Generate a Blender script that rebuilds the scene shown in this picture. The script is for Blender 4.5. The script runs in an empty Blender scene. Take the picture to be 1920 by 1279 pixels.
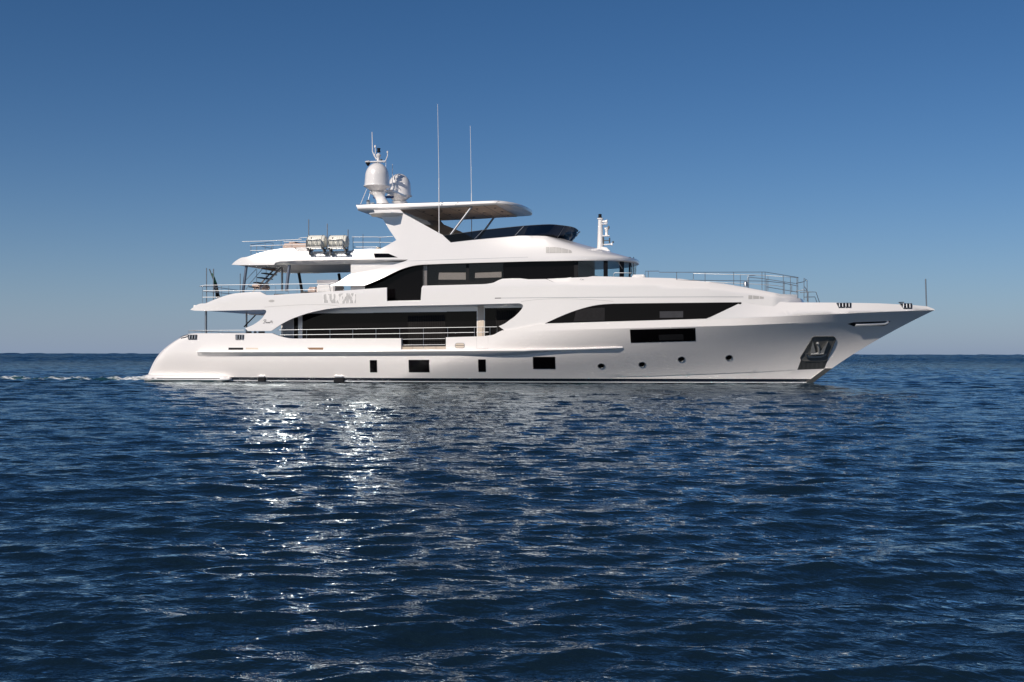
import bpy, bmesh, math, random
import numpy as np
from mathutils import Vector, Matrix
random.seed(7)
rng = np.random.default_rng(11)
R_ = math.radians
scene = bpy.context.scene

# ------------------------------------------------------------------ camera
YAW, FPX, DIST, CAMH = R_(12), 2270.0, 63.5, 1.45
PITCH, ROLL = math.atan(24.3/2270), 0.0014
Fw = Vector((-math.sin(YAW)*math.cos(PITCH), math.cos(YAW)*math.cos(PITCH), math.sin(PITCH)))
Rt = Vector((math.cos(YAW), math.sin(YAW), 0))
Up = Rt.cross(Fw)
Rt2, Up2 = Rt + Up*ROLL, Up - Rt*ROLL
CAM = Vector((DIST*math.sin(YAW), -DIST*math.cos(YAW), CAMH))
cam_data = bpy.data.cameras.new('camera')
cam = bpy.data.objects.new('camera', cam_data)
scene.collection.objects.link(cam)
M = Matrix((Rt2, Up2, -Fw)).transposed().to_4x4()
M.translation = CAM
cam.matrix_world = M
cam_data.sensor_width = 36.0
cam_data.sensor_fit = 'HORIZONTAL'
cam_data.lens = 36.0*FPX/1920
cam_data.clip_start, cam_data.clip_end = 0.1, 90000
scene.camera = cam

# ------------------------------------------------------------------ light
SUN_EL = math.asin(0.565)
sx, sy = -0.4436, -0.8962                     # horizontal direction towards the sun
sun_dir = Vector((sx*math.cos(SUN_EL), sy*math.cos(SUN_EL), math.sin(SUN_EL)))
sun_data = bpy.data.lights.new('sun', 'SUN')
sun_data.energy, sun_data.angle, sun_data.color = 4.15, R_(0.53), (1.0, 0.915, 0.815)
sun = bpy.data.objects.new('sun', sun_data)
scene.collection.objects.link(sun)
sun.rotation_euler = sun_dir.to_track_quat('Z', 'Y').to_euler()
sun.location = (0, 0, 60)

world = bpy.data.worlds.new('World')
scene.world = world
world.use_nodes = True
wn, wl = world.node_tree.nodes, world.node_tree.links
wn.clear()
w_out = wn.new('ShaderNodeOutputWorld')
w_bg = wn.new('ShaderNodeBackground')
w_sky = wn.new('ShaderNodeTexSky')
w_sky.sky_type = 'NISHITA'
w_sky.sun_disc = False
w_sky.sun_elevation = SUN_EL
w_sky.sun_rotation = math.atan2(sx, sy)
w_sky.altitude, w_sky.air_density, w_sky.dust_density, w_sky.ozone_density = 2000, 1.0, 0.2, 6.0
w_bg.inputs['Strength'].default_value = 0.062
# low sea haze: the air greys towards the horizon
w_tc = wn.new('ShaderNodeTexCoord'); w_sep = wn.new('ShaderNodeSeparateXYZ')
w_abs = wn.new('ShaderNodeMath'); w_abs.operation = 'ABSOLUTE'
w_mul = wn.new('ShaderNodeMath'); w_mul.operation = 'MULTIPLY'; w_mul.inputs[1].default_value = -1/0.065
w_exp = wn.new('ShaderNodeMath'); w_exp.operation = 'EXPONENT'
w_mix = wn.new('ShaderNodeMix'); w_mix.data_type = 'RGBA'
w_mix.inputs['B'].default_value = (0.238/0.062, 0.290/0.062, 0.378/0.062, 1)
wl.new(w_tc.outputs['Generated'], w_sep.inputs[0]); wl.new(w_sep.outputs['Z'], w_abs.inputs[0])
# the haze is brighter and warmer towards the sun
w_nrm = wn.new('ShaderNodeVectorMath'); w_nrm.operation = 'DOT_PRODUCT'; w_nrm.inputs[1].default_value = sun_dir
w_mr = wn.new('ShaderNodeMapRange'); w_mr.inputs['From Min'].default_value = 0.0; w_mr.inputs['From Max'].default_value = 1.0
w_hz = wn.new('ShaderNodeMix'); w_hz.data_type = 'RGBA'
w_hz.inputs['A'].default_value = (0.250/0.062, 0.318/0.062, 0.436/0.062, 1)
w_hz.inputs['B'].default_value = (1.8/0.062, 1.7/0.062, 1.55/0.062, 1)
wl.new(w_tc.outputs['Generated'], w_nrm.inputs[0]); wl.new(w_nrm.outputs['Value'], w_mr.inputs['Value'])
wl.new(w_mr.outputs['Result'], w_hz.inputs['Factor']); wl.new(w_hz.outputs['Result'], w_mix.inputs['B'])
wl.new(w_abs.outputs[0], w_mul.inputs[0]); wl.new(w_mul.outputs[0], w_exp.inputs[0])
w_hsv = wn.new('ShaderNodeHueSaturation'); w_hsv.inputs['Saturation'].default_value = 1.14
wl.new(w_sky.outputs['Color'], w_hsv.inputs['Color'])
wl.new(w_exp.outputs[0], w_mix.inputs['Factor']); wl.new(w_hsv.outputs['Color'], w_mix.inputs['A'])
wl.new(w_mix.outputs['Result'], w_bg.inputs['Color'])
wl.new(w_bg.outputs['Background'], w_out.inputs['Surface'])
scene.view_settings.view_transform = 'Standard'
scene.view_settings.look = 'None'
scene.view_settings.exposure = 0.0
scene.view_settings.gamma = 1.0
scene.cycles.max_bounces = 8
scene.cycles.transparent_max_bounces = 12
scene.cycles.caustics_reflective = True
scene.cycles.blur_glossy = 0.05
scene.cycles.sample_clamp_indirect = 30.0
scene.cycles.sample_clamp_direct = 3.0

# ------------------------------------------------------------------ pixel -> place
def ray(px, py):
    return Rt2*((px-960)/FPX) + Up2*(-(py-639.5)/FPX) + Fw
def at(px, py, Y):
    """the point in the vertical plane y = Y that the photograph shows at a pixel"""
    d = ray(px, py)
    return CAM + d*((Y-CAM.y)/d.y)
def onY(px, py, Y):
    p = at(px, py, Y)
    return p.x, p.z
def onS(px, py, b, Y0=-4.4, step=0.05):
    """first meeting of a pixel's sight line with the starboard surface y = -b(x, z)"""
    g = lambda Y: b(*onY(px, py, Y)) + Y
    Y, best, bestY = Y0, -9, Y0
    while Y < 0.05:
        v = g(Y)
        if v >= 0:
            lo, hi = Y-step, Y
            for k in range(22):
                m = 0.5*(lo+hi)
                if g(m) >= 0: hi = m
                else: lo = m
            return onY(px, py, hi)
        if v > best: best, bestY = v, Y
        Y += step
    return onY(px, py, bestY)
def crv(pts, n=5):
    """Catmull-Rom through points"""
    out = []
    P = [pts[0]] + list(pts) + [pts[-1]]
    for i in range(1, len(P)-2):
        p0, p1, p2, p3 = P[i-1], P[i], P[i+1], P[i+2]
        for k in range(n):
            t = k/n
            out.append(tuple(0.5*(2*p1[c] + (p2[c]-p0[c])*t + (2*p0[c]-5*p1[c]+4*p2[c]-p3[c])*t*t + (3*p1[c]-p0[c]-3*p2[c]+p3[c])*t**3) for c in range(len(p1))))
    out.append(tuple(pts[-1]))
    return out
class Lin:
    def __init__(s, pts):
        pts = sorted(pts)
        s.x = [p[0] for p in pts]; s.y = [p[1] for p in pts]
    def __call__(s, x):
        return float(np.interp(x, s.x, s.y))
def sstep(a, b, x):
    t = min(1, max(0, (x-a)/(b-a)))
    return t*t*(3-2*t)

# ------------------------------------------------------------------ materials
def mat(name, col, rough=0.5, metal=0.0, coat=0.0, spec=0.5):
    m = bpy.data.materials.new(name)
    m.use_nodes = True
    b = m.node_tree.nodes['Principled BSDF']
    b.inputs['Base Color'].default_value = (*col, 1)
    b.inputs['Roughness'].default_value = rough
    b.inputs['Metallic'].default_value = metal
    b.inputs['Coat Weight'].default_value = coat
    b.inputs['Coat Roughness'].default_value = 0.165
    b.inputs['Coat IOR'].default_value = 1.7
    b.inputs['Specular IOR Level'].default_value = spec
    return m
def nodes(m):
    return m.node_tree.nodes, m.node_tree.links, m.node_tree.nodes['Principled BSDF']
def vary(m, scale=1.2, amt=0.06, bump=0.0, bscale=3.0):
    """slight mottling of colour and sheen"""
    n, l, b = nodes(m)
    tc = n.new('ShaderNodeTexCoord')
    no = n.new('ShaderNodeTexNoise'); no.inputs['Scale'].default_value = scale; no.inputs['Detail'].default_value = 4
    l.new(tc.outputs['Object'], no.inputs['Vector'])
    mx = n.new('ShaderNodeMix'); mx.data_type = 'RGBA'
    c = b.inputs['Base Color'].default_value[:]
    mx.inputs['A'].default_value = (*[v*(1-amt) for v in c[:3]], 1)
    mx.inputs['B'].default_value = (*[min(1, v*(1+amt)) for v in c[:3]], 1)
    l.new(no.outputs['Fac'], mx.inputs['Factor'])
    l.new(mx.outputs['Result'], b.inputs['Base Color'])
    if bump:
        n2 = n.new('ShaderNodeTexNoise'); n2.inputs['Scale'].default_value = bscale; n2.inputs['Detail'].default_value = 1
        l.new(tc.outputs['Object'], n2.inputs['Vector'])
        bp = n.new('ShaderNodeBump'); bp.inputs['Strength'].default_value = 1; bp.inputs['Distance'].default_value = bump
        l.new(n2.outputs['Fac'], bp.inputs['Height']); l.new(bp.outputs['Normal'], b.inputs['Normal'])
    return m
WHITE = vary(mat('white gelcoat', (0.775, 0.74, 0.715), 0.3, 0, 1.0), 0.8, 0.015, 0.012, 0.6)
CREAM = vary(mat('cream paint', (0.62, 0.52, 0.42), 0.4), 2, 0.05)
CHROME = mat('polished steel', (0.36, 0.37, 0.39), 0.45, 1.0)
DULLSTEEL = vary(mat('brushed steel', (0.36, 0.36, 0.36), 0.35, 1.0), 9, 0.1)
BLACK = vary(mat('black plastic', (0.012, 0.012, 0.014), 0.6, spec=0.15), 6, 0.15)
NAVY = mat('navy paint', (0.010, 0.012, 0.03), 0.25)
GLASS = mat('dark tinted glass', (0.003, 0.0025, 0.003), 0.02, spec=0.09)
TAN = mat('tan lining', (0.30, 0.22, 0.165), 0.6)
TEAK = vary(mat('teak', (0.22, 0.12, 0.06), 0.55), 7, 0.2)
GREY = vary(mat('grey gelcoat', (0.42, 0.41, 0.40), 0.4), 2, 0.05)
DARKGREY = vary(mat('dark grey paint', (0.07, 0.07, 0.068), 0.45), 5, 0.15)
LOUVRE = vary(mat('grey louvre', (0.45, 0.43, 0.41), 0.45), 12, 0.1)
CUSHION = vary(mat('pinkish cushion fabric', (0.55, 0.42, 0.36), 0.8), 8, 0.08)
RAFT = vary(mat('ivory fibreglass', (0.80, 0.77, 0.68), 0.4), 3, 0.06)
BLUE = mat('blue canvas', (0.01, 0.045, 0.16), 0.6)
INTERIOR = mat('dark interior', (0.02, 0.018, 0.017), 0.7)
BLIND = vary(mat('pale blind', (0.85, 0.81, 0.74), 0.8), 4, 0.05)

def tint_glass(name, col, gloss=0.0):
    m = bpy.data.materials.new(name)
    m.use_nodes = True
    n, l = m.node_tree.nodes, m.node_tree.links
    n.clear()
    o = n.new('ShaderNodeOutputMaterial'); t = n.new('ShaderNodeBsdfTransparent'); g = n.new('ShaderNodeBsdfGlossy')
    f = n.new('ShaderNodeFresnel'); x = n.new('ShaderNodeMixShader')
    t.inputs['Color'].default_value = (*col, 1); g.inputs['Roughness'].default_value = 0.02
    gq = n.new('ShaderNodeNewGeometry'); mi = n.new('ShaderNodeMapRange')   # same reflectance from either side of the pane
    mi.inputs['To Min'].default_value = 1.32; mi.inputs['To Max'].default_value = 1/1.32
    l.new(gq.outputs['Backfacing'], mi.inputs['Value']); l.new(mi.outputs['Result'], f.inputs['IOR'])
    l.new(f.outputs['Fac'], x.inputs['Fac']); l.new(t.outputs['BSDF'], x.inputs[1]); l.new(g.outputs['BSDF'], x.inputs[2])
    l.new(x.outputs['Shader'], o.inputs['Surface'])
    return m
TINT = tint_glass('smoked glass', (0.70, 0.69, 0.69))
CLEAR = tint_glass('wheelhouse glass', (0.90, 0.93, 0.93))
SCREEN = tint_glass('blue tinted windscreen', (0.15, 0.17, 0.21))

# ------------------------------------------------------------------ object helpers
col = scene.collection
def obj(name, bm, m, parent=None, smooth=38, label=None):
    me = bpy.data.meshes.new(name)
    if isinstance(bm, bmesh.types.BMesh):
        bm.normal_update()
        bm.to_mesh(me); bm.free()
    else:
        me = bm
    for mm in (m if isinstance(m, (list, tuple)) else [m]):
        me.materials.append(mm)
    if smooth:
        for p in me.polygons: p.use_smooth = True
        me.set_sharp_from_angle(angle=R_(smooth))
    if 'form_normal' in me.attributes:
        vn = np.empty(len(me.vertices)*3, np.float32); me.attributes['form_normal'].data.foreach_get('vector', vn); vn = vn.reshape(-1, 3)
        fo = np.empty(len(me.polygons), np.int32); me.attributes['form_face'].data.foreach_get('value', fo)
        ln = []
        for p in me.polygons:
            for li in p.loop_indices:
                ln.append(tuple(vn[me.loops[li].vertex_index]) if fo[p.index] else tuple(p.normal))
        for a_ in ('form_normal', 'form_face'): me.attributes.remove(me.attributes[a_])
        me.normals_split_custom_set(ln)
    o = bpy.data.objects.new(name, me)
    col.objects.link(o)
    if parent: o.parent = parent
    if label: o['label'] = label
    return o
def thing(name, label, cat, loc=(0, 0, 0), group=None):
    o = bpy.data.objects.new(name, None)
    col.objects.link(o); o.location = loc
    o['label'] = label; o['category'] = cat
    if group: o['group'] = group
    return o

def add_tube(bm, pts, r, n=8, caps=True, r2=None):
    pts = [Vector(p) for p in pts]
    rings = []
    prev = None
    for i, p in enumerate(pts):
        a = pts[max(i-1, 0)]; b = pts[min(i+1, len(pts)-1)]
        t = (b-a)
        t = t.normalized() if t.length > 1e-9 else Vector((0, 0, 1))
        ref = Vector((0, 0, 1)) if abs(t.z) < 0.9 else Vector((0, 1, 0))
        u = t.cross(ref).normalized() if prev is None else (prev - t*prev.dot(t)).normalized()
        prev = u
        v = t.cross(u)
        rr = r if r2 is None else r + (r2-r)*i/max(1, len(pts)-1)
        rings.append([bm.verts.new(p + (u*math.cos(k*2*math.pi/n) + v*math.sin(k*2*math.pi/n))*rr) for k in range(n)])
    for A, B in zip(rings, rings[1:]):
        for k in range(n):
            bm.faces.new((A[k], A[(k+1) % n], B[(k+1) % n], B[k]))
    if caps:
        bm.faces.new(rings[0][::-1]); bm.faces.new(rings[-1])
def add_box(bm, c, s, rot=None, bevel=0.0):
    r = bmesh.ops.create_cube(bm, size=1.0)
    vs = r['verts']
    for v in vs:
        p = Vector((v.co.x*s[0], v.co.y*s[1], v.co.z*s[2]))
        if rot is not None: p = rot @ p
        v.co = p + Vector(c)
    if bevel:
        es = {e for v in vs for e in v.link_edges}
        bmesh.ops.bevel(bm, geom=list(es), offset=bevel, segments=2, affect='EDGES', clamp_overlap=True)
def add_lathe(bm, c, prof, n=24, axis=None):
    """prof: (radius, height)"""
    q = axis.to_track_quat('Z', 'Y').to_matrix() if axis is not None else Matrix.Identity(3)
    rings = []
    for r, h in prof:
        if r < 1e-6:
            rings.append([bm.verts.new(Vector(c) + q @ Vector((0, 0, h)))])
        else:
            rings.append([bm.verts.new(Vector(c) + q @ Vector((r*math.cos(2*math.pi*k/n), r*math.sin(2*math.pi*k/n), h))) for k in range(n)])
    for A, B in zip(rings, rings[1:]):
        for k in range(n):
            a, a2, b, b2 = A[k % len(A)], A[(k+1) % n % len(A)], B[k % len(B)], B[(k+1) % n % len(B)]
            f = [a]
            for v in (a2, b2, b):
                if v not in f: f.append(v)
            if len(f) > 2: bm.faces.new(f)
def sweep(bm, path, sect, caps=True):
    """path: list of points; sect(i) -> closed list of offset Vectors"""
    rings = [[bm.verts.new(Vector(p)+Vector(o)) for o in sect(i)] for i, p in enumerate(path)]
    n = len(rings[0])
    for A, B in zip(rings, rings[1:]):
        for k in range(n):
            bm.faces.new((A[k], A[(k+1) % n], B[(k+1) % n], B[k]))
    if caps:
        bm.faces.new(rings[0][::-1]); bm.faces.new(rings[-1])
    bmesh.ops.recalc_face_normals(bm, faces=bm.faces)
def slab_bm(bm, poly, y0, y1):
    """prism of an x,z outline between two y"""
    A = [bm.verts.new((x, y0, z)) for x, z in poly]
    B = [bm.verts.new((x, y1, z)) for x, z in poly]
    n = len(poly)
    bm.faces.new(A); bm.faces.new(B[::-1])
    for k in range(n):
        bm.faces.new((A[k], B[k], B[(k+1) % n], A[(k+1) % n]))
    bmesh.ops.recalc_face_normals(bm, faces=bm.faces)

def skin(outline, b, off=0.0, thick=0.1, holes=(), dx=0.35, dz=0.4, both=True, px=True, fine=(), mirror=False):
    """a curved plate y = -(b(x,z)+off) inside an outline (pixels, or x,z when px=False), mirrored to port"""
    bm = bmesh.new()
    loops = []
    for k, pl in enumerate([outline, *holes]):
        pts = [onS(p[0], p[1], b) for p in pl] if px else list(pl)
        q = []
        for p in pts:
            if not q or (abs(p[0]-q[-1][0])+abs(p[1]-q[-1][1])) > 2e-3: q.append(p)
        if (abs(q[0][0]-q[-1][0])+abs(q[0][1]-q[-1][1])) < 2e-3: q.pop()
        loops.append(q)
    edges = []
    for q in loops:
        vs = [bm.verts.new((x, 0, z)) for x, z in q]
        edges += [bm.edges.new((vs[i], vs[(i+1) % len(vs)])) for i in range(len(vs))]
    bmesh.ops.triangle_fill(bm, use_beauty=True, use_dissolve=False, edges=edges, normal=(0, -1, 0))
    xs = [v.co.x for v in bm.verts]; zs = [v.co.z for v in bm.verts]
    cuts = list(np.arange(min(xs)+dx*0.5, max(xs), dx)) + list(fine)
    for c in cuts:
        bmesh.ops.bisect_plane(bm, geom=bm.verts[:]+bm.edges[:]+bm.faces[:], plane_co=(c, 0, 0), plane_no=(1, 0, 0), dist=1e-4)
    for c in np.arange(min(zs)+dz*0.5, max(zs), dz):
        bmesh.ops.bisect_plane(bm, geom=bm.verts[:]+bm.edges[:]+bm.faces[:], plane_co=(0, 0, c), plane_no=(0, 0, 1), dist=1e-4)
    for f in bm.faces:
        f.normal_update()
        if f.normal.y > 0: f.normal_flip()
    outer = bm.faces[:]
    ov = bm.verts[:]
    lay_n = bm.verts.layers.float_vector.new('form_normal')
    lay_f = bm.faces.layers.int.new('form_face')
    ov = bm.verts[:]; outer = bm.faces[:]
    for f in outer: f[lay_f] = 1
    bnd = [e for e in bm.edges if len(e.link_faces) == 1]
    for v in ov:
        x_, z_, e_ = v.co.x, v.co.z, 0.03
        v.co.y = -(b(x_, z_)+off)
        v[lay_n] = Vector((-(b(x_+e_, z_)-b(x_-e_, z_))/(2*e_), -1.0, -(b(x_, z_+e_)-b(x_, z_-e_))/(2*e_))).normalized()
    if thick:
        inner = {v: bm.verts.new((v.co.x, min(v.co.y+thick, -0.002) if v.co.y < -0.002 else v.co.y, v.co.z)) for v in ov}
        for f in outer:
            bm.faces.new([inner[v] for v in reversed(f.verts)])
        for e in bnd:
            f = e.link_faces[0]
            vs = list(f.verts)
            i = vs.index(e.verts[0])
            a, c = (e.verts[0], e.verts[1]) if vs[(i+1) % len(vs)] == e.verts[1] else (e.verts[1], e.verts[0])
            bm.faces.new((c, a, inner[a], inner[c]))
    if both:
        for v in bm.verts:
            if abs(v.co.y) < 0.03: v.co.y = 0.0
        mv = {v: bm.verts.new((v.co.x, -v.co.y, v.co.z)) for v in bm.verts[:]}
        for v, q in mv.items():
            q[lay_n] = Vector((v[lay_n].x, -v[lay_n].y, v[lay_n].z))
        for f in bm.faces[:]:
            g = bm.faces.new([mv[v] for v in reversed(f.verts)])
            g[lay_f] = f[lay_f]
        bmesh.ops.remove_doubles(bm, verts=[v for v in bm.verts if abs(v.co.y) < 1e-4], dist=1e-3)
    if mirror:
        for v in bm.verts:
            v.co.y = -v.co.y
            v[lay_n] = Vector((v[lay_n].x, -v[lay_n].y, v[lay_n].z))
        for f in bm.faces: f.normal_flip()
    return bm
def pair(name, outline, b, m, parent, smooth=38, **k):
    """a part and its twin on the port side"""
    return tuple(obj(name, skin(outline, b, both=False, mirror=q, **k), m, parent, smooth) for q in (False, True))
def plan_loft(rows, n_side=14, n_nose=26, cap=None):
    """rows from bottom to top: (xa, x0, xn, W, expo, z(x)) -> wrap-round surface with a superelliptic nose"""
    bm = bmesh.new(); R = []
    for xa, x0, xn, W, ex, zf in rows:
        pts = []
        for k in range(n_side):
            x = xa+(x0-xa)*k/n_side; pts.append((x, W(x) if callable(W) else W))
        W0 = W(x0) if callable(W) else W
        for k in range(n_nose+1):
            a = math.pi/2*k/n_nose
            c, s_ = math.cos(a), math.sin(a)
            pts.append((x0+(xn-x0)*abs(s_)**(2/ex), W0*abs(c)**(2/ex) if k < n_nose else 0.0))
        row = [(x, -y, zf(x)) for x, y in pts] + [(x, y, zf(x)) for x, y in reversed(pts[:-1])]
        R.append([bm.verts.new(p) for p in row])
    for A, B in zip(R, R[1:]):
        for k in range(len(A)-1): bm.faces.new((A[k], A[k+1], B[k+1], B[k]))
    if cap is not None:
        A = R[-1]; h = len(A)//2
        for k in range(h):
            f = [A[k], A[k+1], A[-2-k], A[-1-k]] if k < h-1 else [A[k], A[k+1], A[-1-k]]
            bm.faces.new(f)
    bmesh.ops.recalc_face_normals(bm, faces=bm.faces)
    return bm

def strip(edge, camber=0.0, thick=0.15, n=6, b_in=0.0):
    """a deck: cross strips between (x, b, z) stations and their mirror"""
    bm = bmesh.new()
    top, bot = [], []
    for x, b, z in edge:
        rt = [bm.verts.new((x, -b + 2*b*k/n, z + camber*(1-(2*k/n-1)**2)*min(1, b/2))) for k in range(n+1)]
        rb = [bm.verts.new((v.co.x, v.co.y, v.co.z-thick)) for v in rt]
        top.append(rt); bot.append(rb)
    for L, fl in ((top, 0), (bot, 1)):
        for A, B in zip(L, L[1:]):
            for k in range(n):
                f = (A[k], B[k], B[k+1], A[k+1])
                bm.faces.new(f[::-1] if fl else f)
    m = len(top)
    for i in range(m-1):
        bm.faces.new((top[i][0], bot[i][0], bot[i+1][0], top[i+1][0]))
        bm.faces.new((top[i+1][n], bot[i+1][n], bot[i][n], top[i][n]))
    for i in (0, m-1):
        for k in range(n):
            f = (top[i][k], top[i][k+1], bot[i][k+1], bot[i][k])
            bm.faces.new(f if i == 0 else f[::-1])
    bmesh.ops.recalc_face_normals(bm, faces=bm.faces)
    return bm

# ------------------------------------------------------------------ hull form
_st = [onY(*p, 0.0) for p in ((1530, 714.6), (1557.3, 690.6), (1598.7, 664.4), (1662, 628.5), (1712, 602), (1751, 581.4))]
_ps = np.polyfit([z for x, z in _st], [x for x, z in _st], 2)
def XS(z):                                                            # stem: z -> x
    return float(np.polyval(_ps, z)) if z > 0 else float(np.polyval(_ps, 0)) + z*1.9
_sn = [onY(*p, -3.4) for p in ((276, 702), (287.5, 682), (304, 659), (321, 644.6), (337.5, 634), (352, 626))]
_pa = np.polyfit([z for x, z in _sn], [x for x, z in _sn], 3)
def XA(z):                                                            # transom: z -> x
    z = min(max(z, _sn[0][1]), _sn[-1][1]+0.1)
    return float(np.polyval(_pa, z))
ZTIP = _st[-1][1]
_bz = Lin([(-1.2, 2.6), (-0.5, 3.35), (0, 3.42), (0.6, 3.62), (1.3, 3.78), (4, 3.8)])
_pp = np.polyfit([0, 1.6, 3.4], [1.18, 1.63, 2.5], 2)
def PZ(z): return float(np.polyval(_pp, max(z, -0.3)))
LZ = Lin([(-1, 20.5), (0, 21.0), (3.4, 16.3)])
zk1 = zk2 = zch = None
def BZ(z): return sum(_bz(z+q) for q in (-0.3, -0.15, 0, 0.15, 0.3))/5
def bh0(x, z):
    xs = XS(z)
    t = min(1, max(0, (xs-x)/LZ(z)))
    b = BZ(z)*(1-(1-t)**PZ(z))
    xa = XA(z)
    if z > 0.7: b -= (0.03*(z-0.7)+0.02*(z-0.7)**2)*(1-sstep(-13, -6.5, x))
    s = min(1, max(0, (x-xa+0.02)/0.7))
    return b*(0.90+0.10*(1-(1-s)**2.4)**(1/2.4))
def bh(x, z):
    """half breadth of the hull"""
    if zk2 and x > -1:
        k2 = zk2(x)
        f = 0.02 + 0.98*sstep(11.0, 17.5, x)
        f = 1 + (f-1)*sstep(-1, 2, x)
        if z > k2: z = k2 + (z-k2)*f
    b = bh0(x, z)
    if zch and x > 4:
        c = zch(x)
        if z < c:
            bv = bh0(x, c) - 0.03 - (c-z)*0.34
            w = sstep(0.05, 0.9, b)*sstep(4, 7, x)
            b += (max(b, bv) - b)*w - 0.02*w
    return b
_k2 = [onS(*p, bh0) for p in ((990, 621), (1181, 615.6), (1300, 612.6), (1380, 610.5), (1480, 606.5), (1588, 603), (1700, 596))]
_chn = [onS(*p, bh0) for p in ((1072, 708.6), (1219, 705.3), (1420, 697.7), (1463, 695.4), (1545, 691.7))]
zk2 = Lin(_k2)
zch = Lin([(_chn[0][0]-0.01, -2)] + _chn)
_k1 = [onS(*p, bh) for p in ((937, 612), (948, 620), (1000, 615.6), (1022, 607), (1100, 604.6), (1200, 601.6), (1324, 598), (1380, 596.6), (1480, 592.5), (1580, 588.3), (1651, 585))]
zk1 = Lin(_k1 + [(XS(ZTIP), ZTIP)])
XK1 = _k1[0][0]
def bb(x, z):
    """bow bulwark: leans inward above the knuckle"""
    k = zk1(x)
    b = bh(x, min(z, k))
    if z > k: b -= 0.42*(z-k)*sstep(10.3, 14.5, x)
    return max(b, 0.0)

yacht = thing('motor_yacht', 'long white three-deck motor yacht with raked bow lying broadside on the blue sea', 'yacht')

def X_at(px, py, b): return onS(px, py, b)[0]
_top = [onS(*p, bh) for p in ((352, 626.5), (370, 625), (510, 625))]
_top += [onS(*p, bh) for p in crv([(510, 625), (523, 630), (541.7, 634.4), (562, 634.9)], 4)]
_top += [onS(751.5, 634.3, bh)]
_x1, _x2 = onS(752, 650, bh)[0], onS(836, 650, bh)[0]
_notch = onS(752, 655, bh)[1], onS(836, 654.5, bh)[1]
_top2 = [onS(836, 632.5, bh), onS(891.7, 631, bh)] + [onS(*p, bh) for p in crv([(905, 630.5), (924, 628), (935, 622.5), (942, 619.5)], 4)]
_topL = Lin([(x, z) for x, z in _top if x < _x1] + [(_x1-0.002, onS(751.9, 634.3, bh)[1]), (_x1-0.001, _notch[0]), (_x2+0.001, _notch[1])] + [(_x2+0.002, _top2[0][1])] + _top2[1:])
XEND = _top2[-1][0]
def ztop(x):
    return _topL(x) if x <= XEND else zk1(max(x, _k1[2][0]-0.5)) if x > _k1[3][0] else _topL(XEND) + (zk1(_k1[3][0])-_topL(XEND))*sstep(XEND, _k1[3][0], x)
XA0, XB0 = -13.0, 9.0
XREFA, XREFB = XA(1.0), XS(2.0)
cols_ = sorted(set(list(np.linspace(XREFA, XA0, 26)) + list(np.arange(XA0, XB0, 0.4)) + list(np.linspace(XB0, XREFB, 64)) +
        [_x1-0.0021, _x1-0.0009, _x2+0.0009, _x2+0.0021] + [x for x, z in _top if x > XA0] + [x for x, z in _top2]))
def hx(c, z):
    if c < XA0: return XA0 + (XA0-c)/(XA0-XREFA)*(XA(z)-XA0)
    if c > XB0: return XB0 + (c-XB0)/(XREFB-XB0)*(XS(z)-XB0)
    return c
bm = bmesh.new()
grid = []
fixed = [-1.1, -0.6, -0.25, 0, 0.12, 0.24, 0.36, 0.5, 0.62, 0.75, 0.88, 1.0, 1.12, 1.25, 1.36, 1.48, 1.6]
for c in cols_:
    colv = []
    lev = list(fixed)
    x = hx(c, 2.2)
    for it in range(6):
        zt = ztop(x); x = hx(c, zt)
    lo = min(1.6, zt-0.02)
    rows = [min(f, lo-0.002*(len(fixed)-i)) if f > lo else f for i, f in enumerate(fixed)]
    if c > 4:
        xc = x
        for it in range(5): zc0 = zch(xc); xc = hx(c, zc0)
        if zc0 > 0.15: q_ = int(np.argmin([abs(r-zc0) for r in rows[:-1]])); rows[q_] = zc0; rows[max(0, q_-1)] = zc0-0.03
    k2 = None
    if c > 0:
        xk = x
        for it in range(5): k2 = min(zk2(xk), zt-0.05); xk = hx(c, k2)
    if k2: rows += [lo+(k2-lo)*f for f in (0.16, 0.32, 0.48, 0.64, 0.8, 0.94)] + [k2, k2+(zt-k2)*0.1, k2+(zt-k2)*0.5, zt]
    else: rows += [lo+(zt-lo)*f for f in (0.1, 0.2, 0.3, 0.4, 0.5, 0.6, 0.7, 0.8, 0.9, 1.0)]
    for z in rows:
        xx = hx(c, z)
        colv.append(bm.verts.new((xx, -bh(xx, z), z)))
    b_ = bh(x, zt)
    ins = min(0.2, b_*0.9)
    colv.append(bm.verts.new((x, -(b_-ins), zt)))
    colv.append(bm.verts.new((x, -(b_-ins), min(zt-0.02, 1.3) if x < XEND else zt-0.02)))
    grid.append(colv)
for A, B in zip(grid, grid[1:]):
    for k in range(len(A)-1):
        bm.faces.new((A[k], B[k], B[k+1], A[k+1]))
mv = {v: bm.verts.new((v.co.x, -v.co.y, v.co.z)) for v in bm.verts[:]}
for f in bm.faces[:]: bm.faces.new([mv[v] for v in reversed(f.verts)])
A = grid[0]
for k in range(len(A)-3):                       # transom
    bm.faces.new((A[k], A[k+1], mv[A[k+1]], mv[A[k]]))
A = grid[-1]
bmesh.ops.remove_doubles(bm, verts=bm.verts, dist=0.0004)
bmesh.ops.recalc_face_normals(bm, faces=bm.faces)
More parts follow.
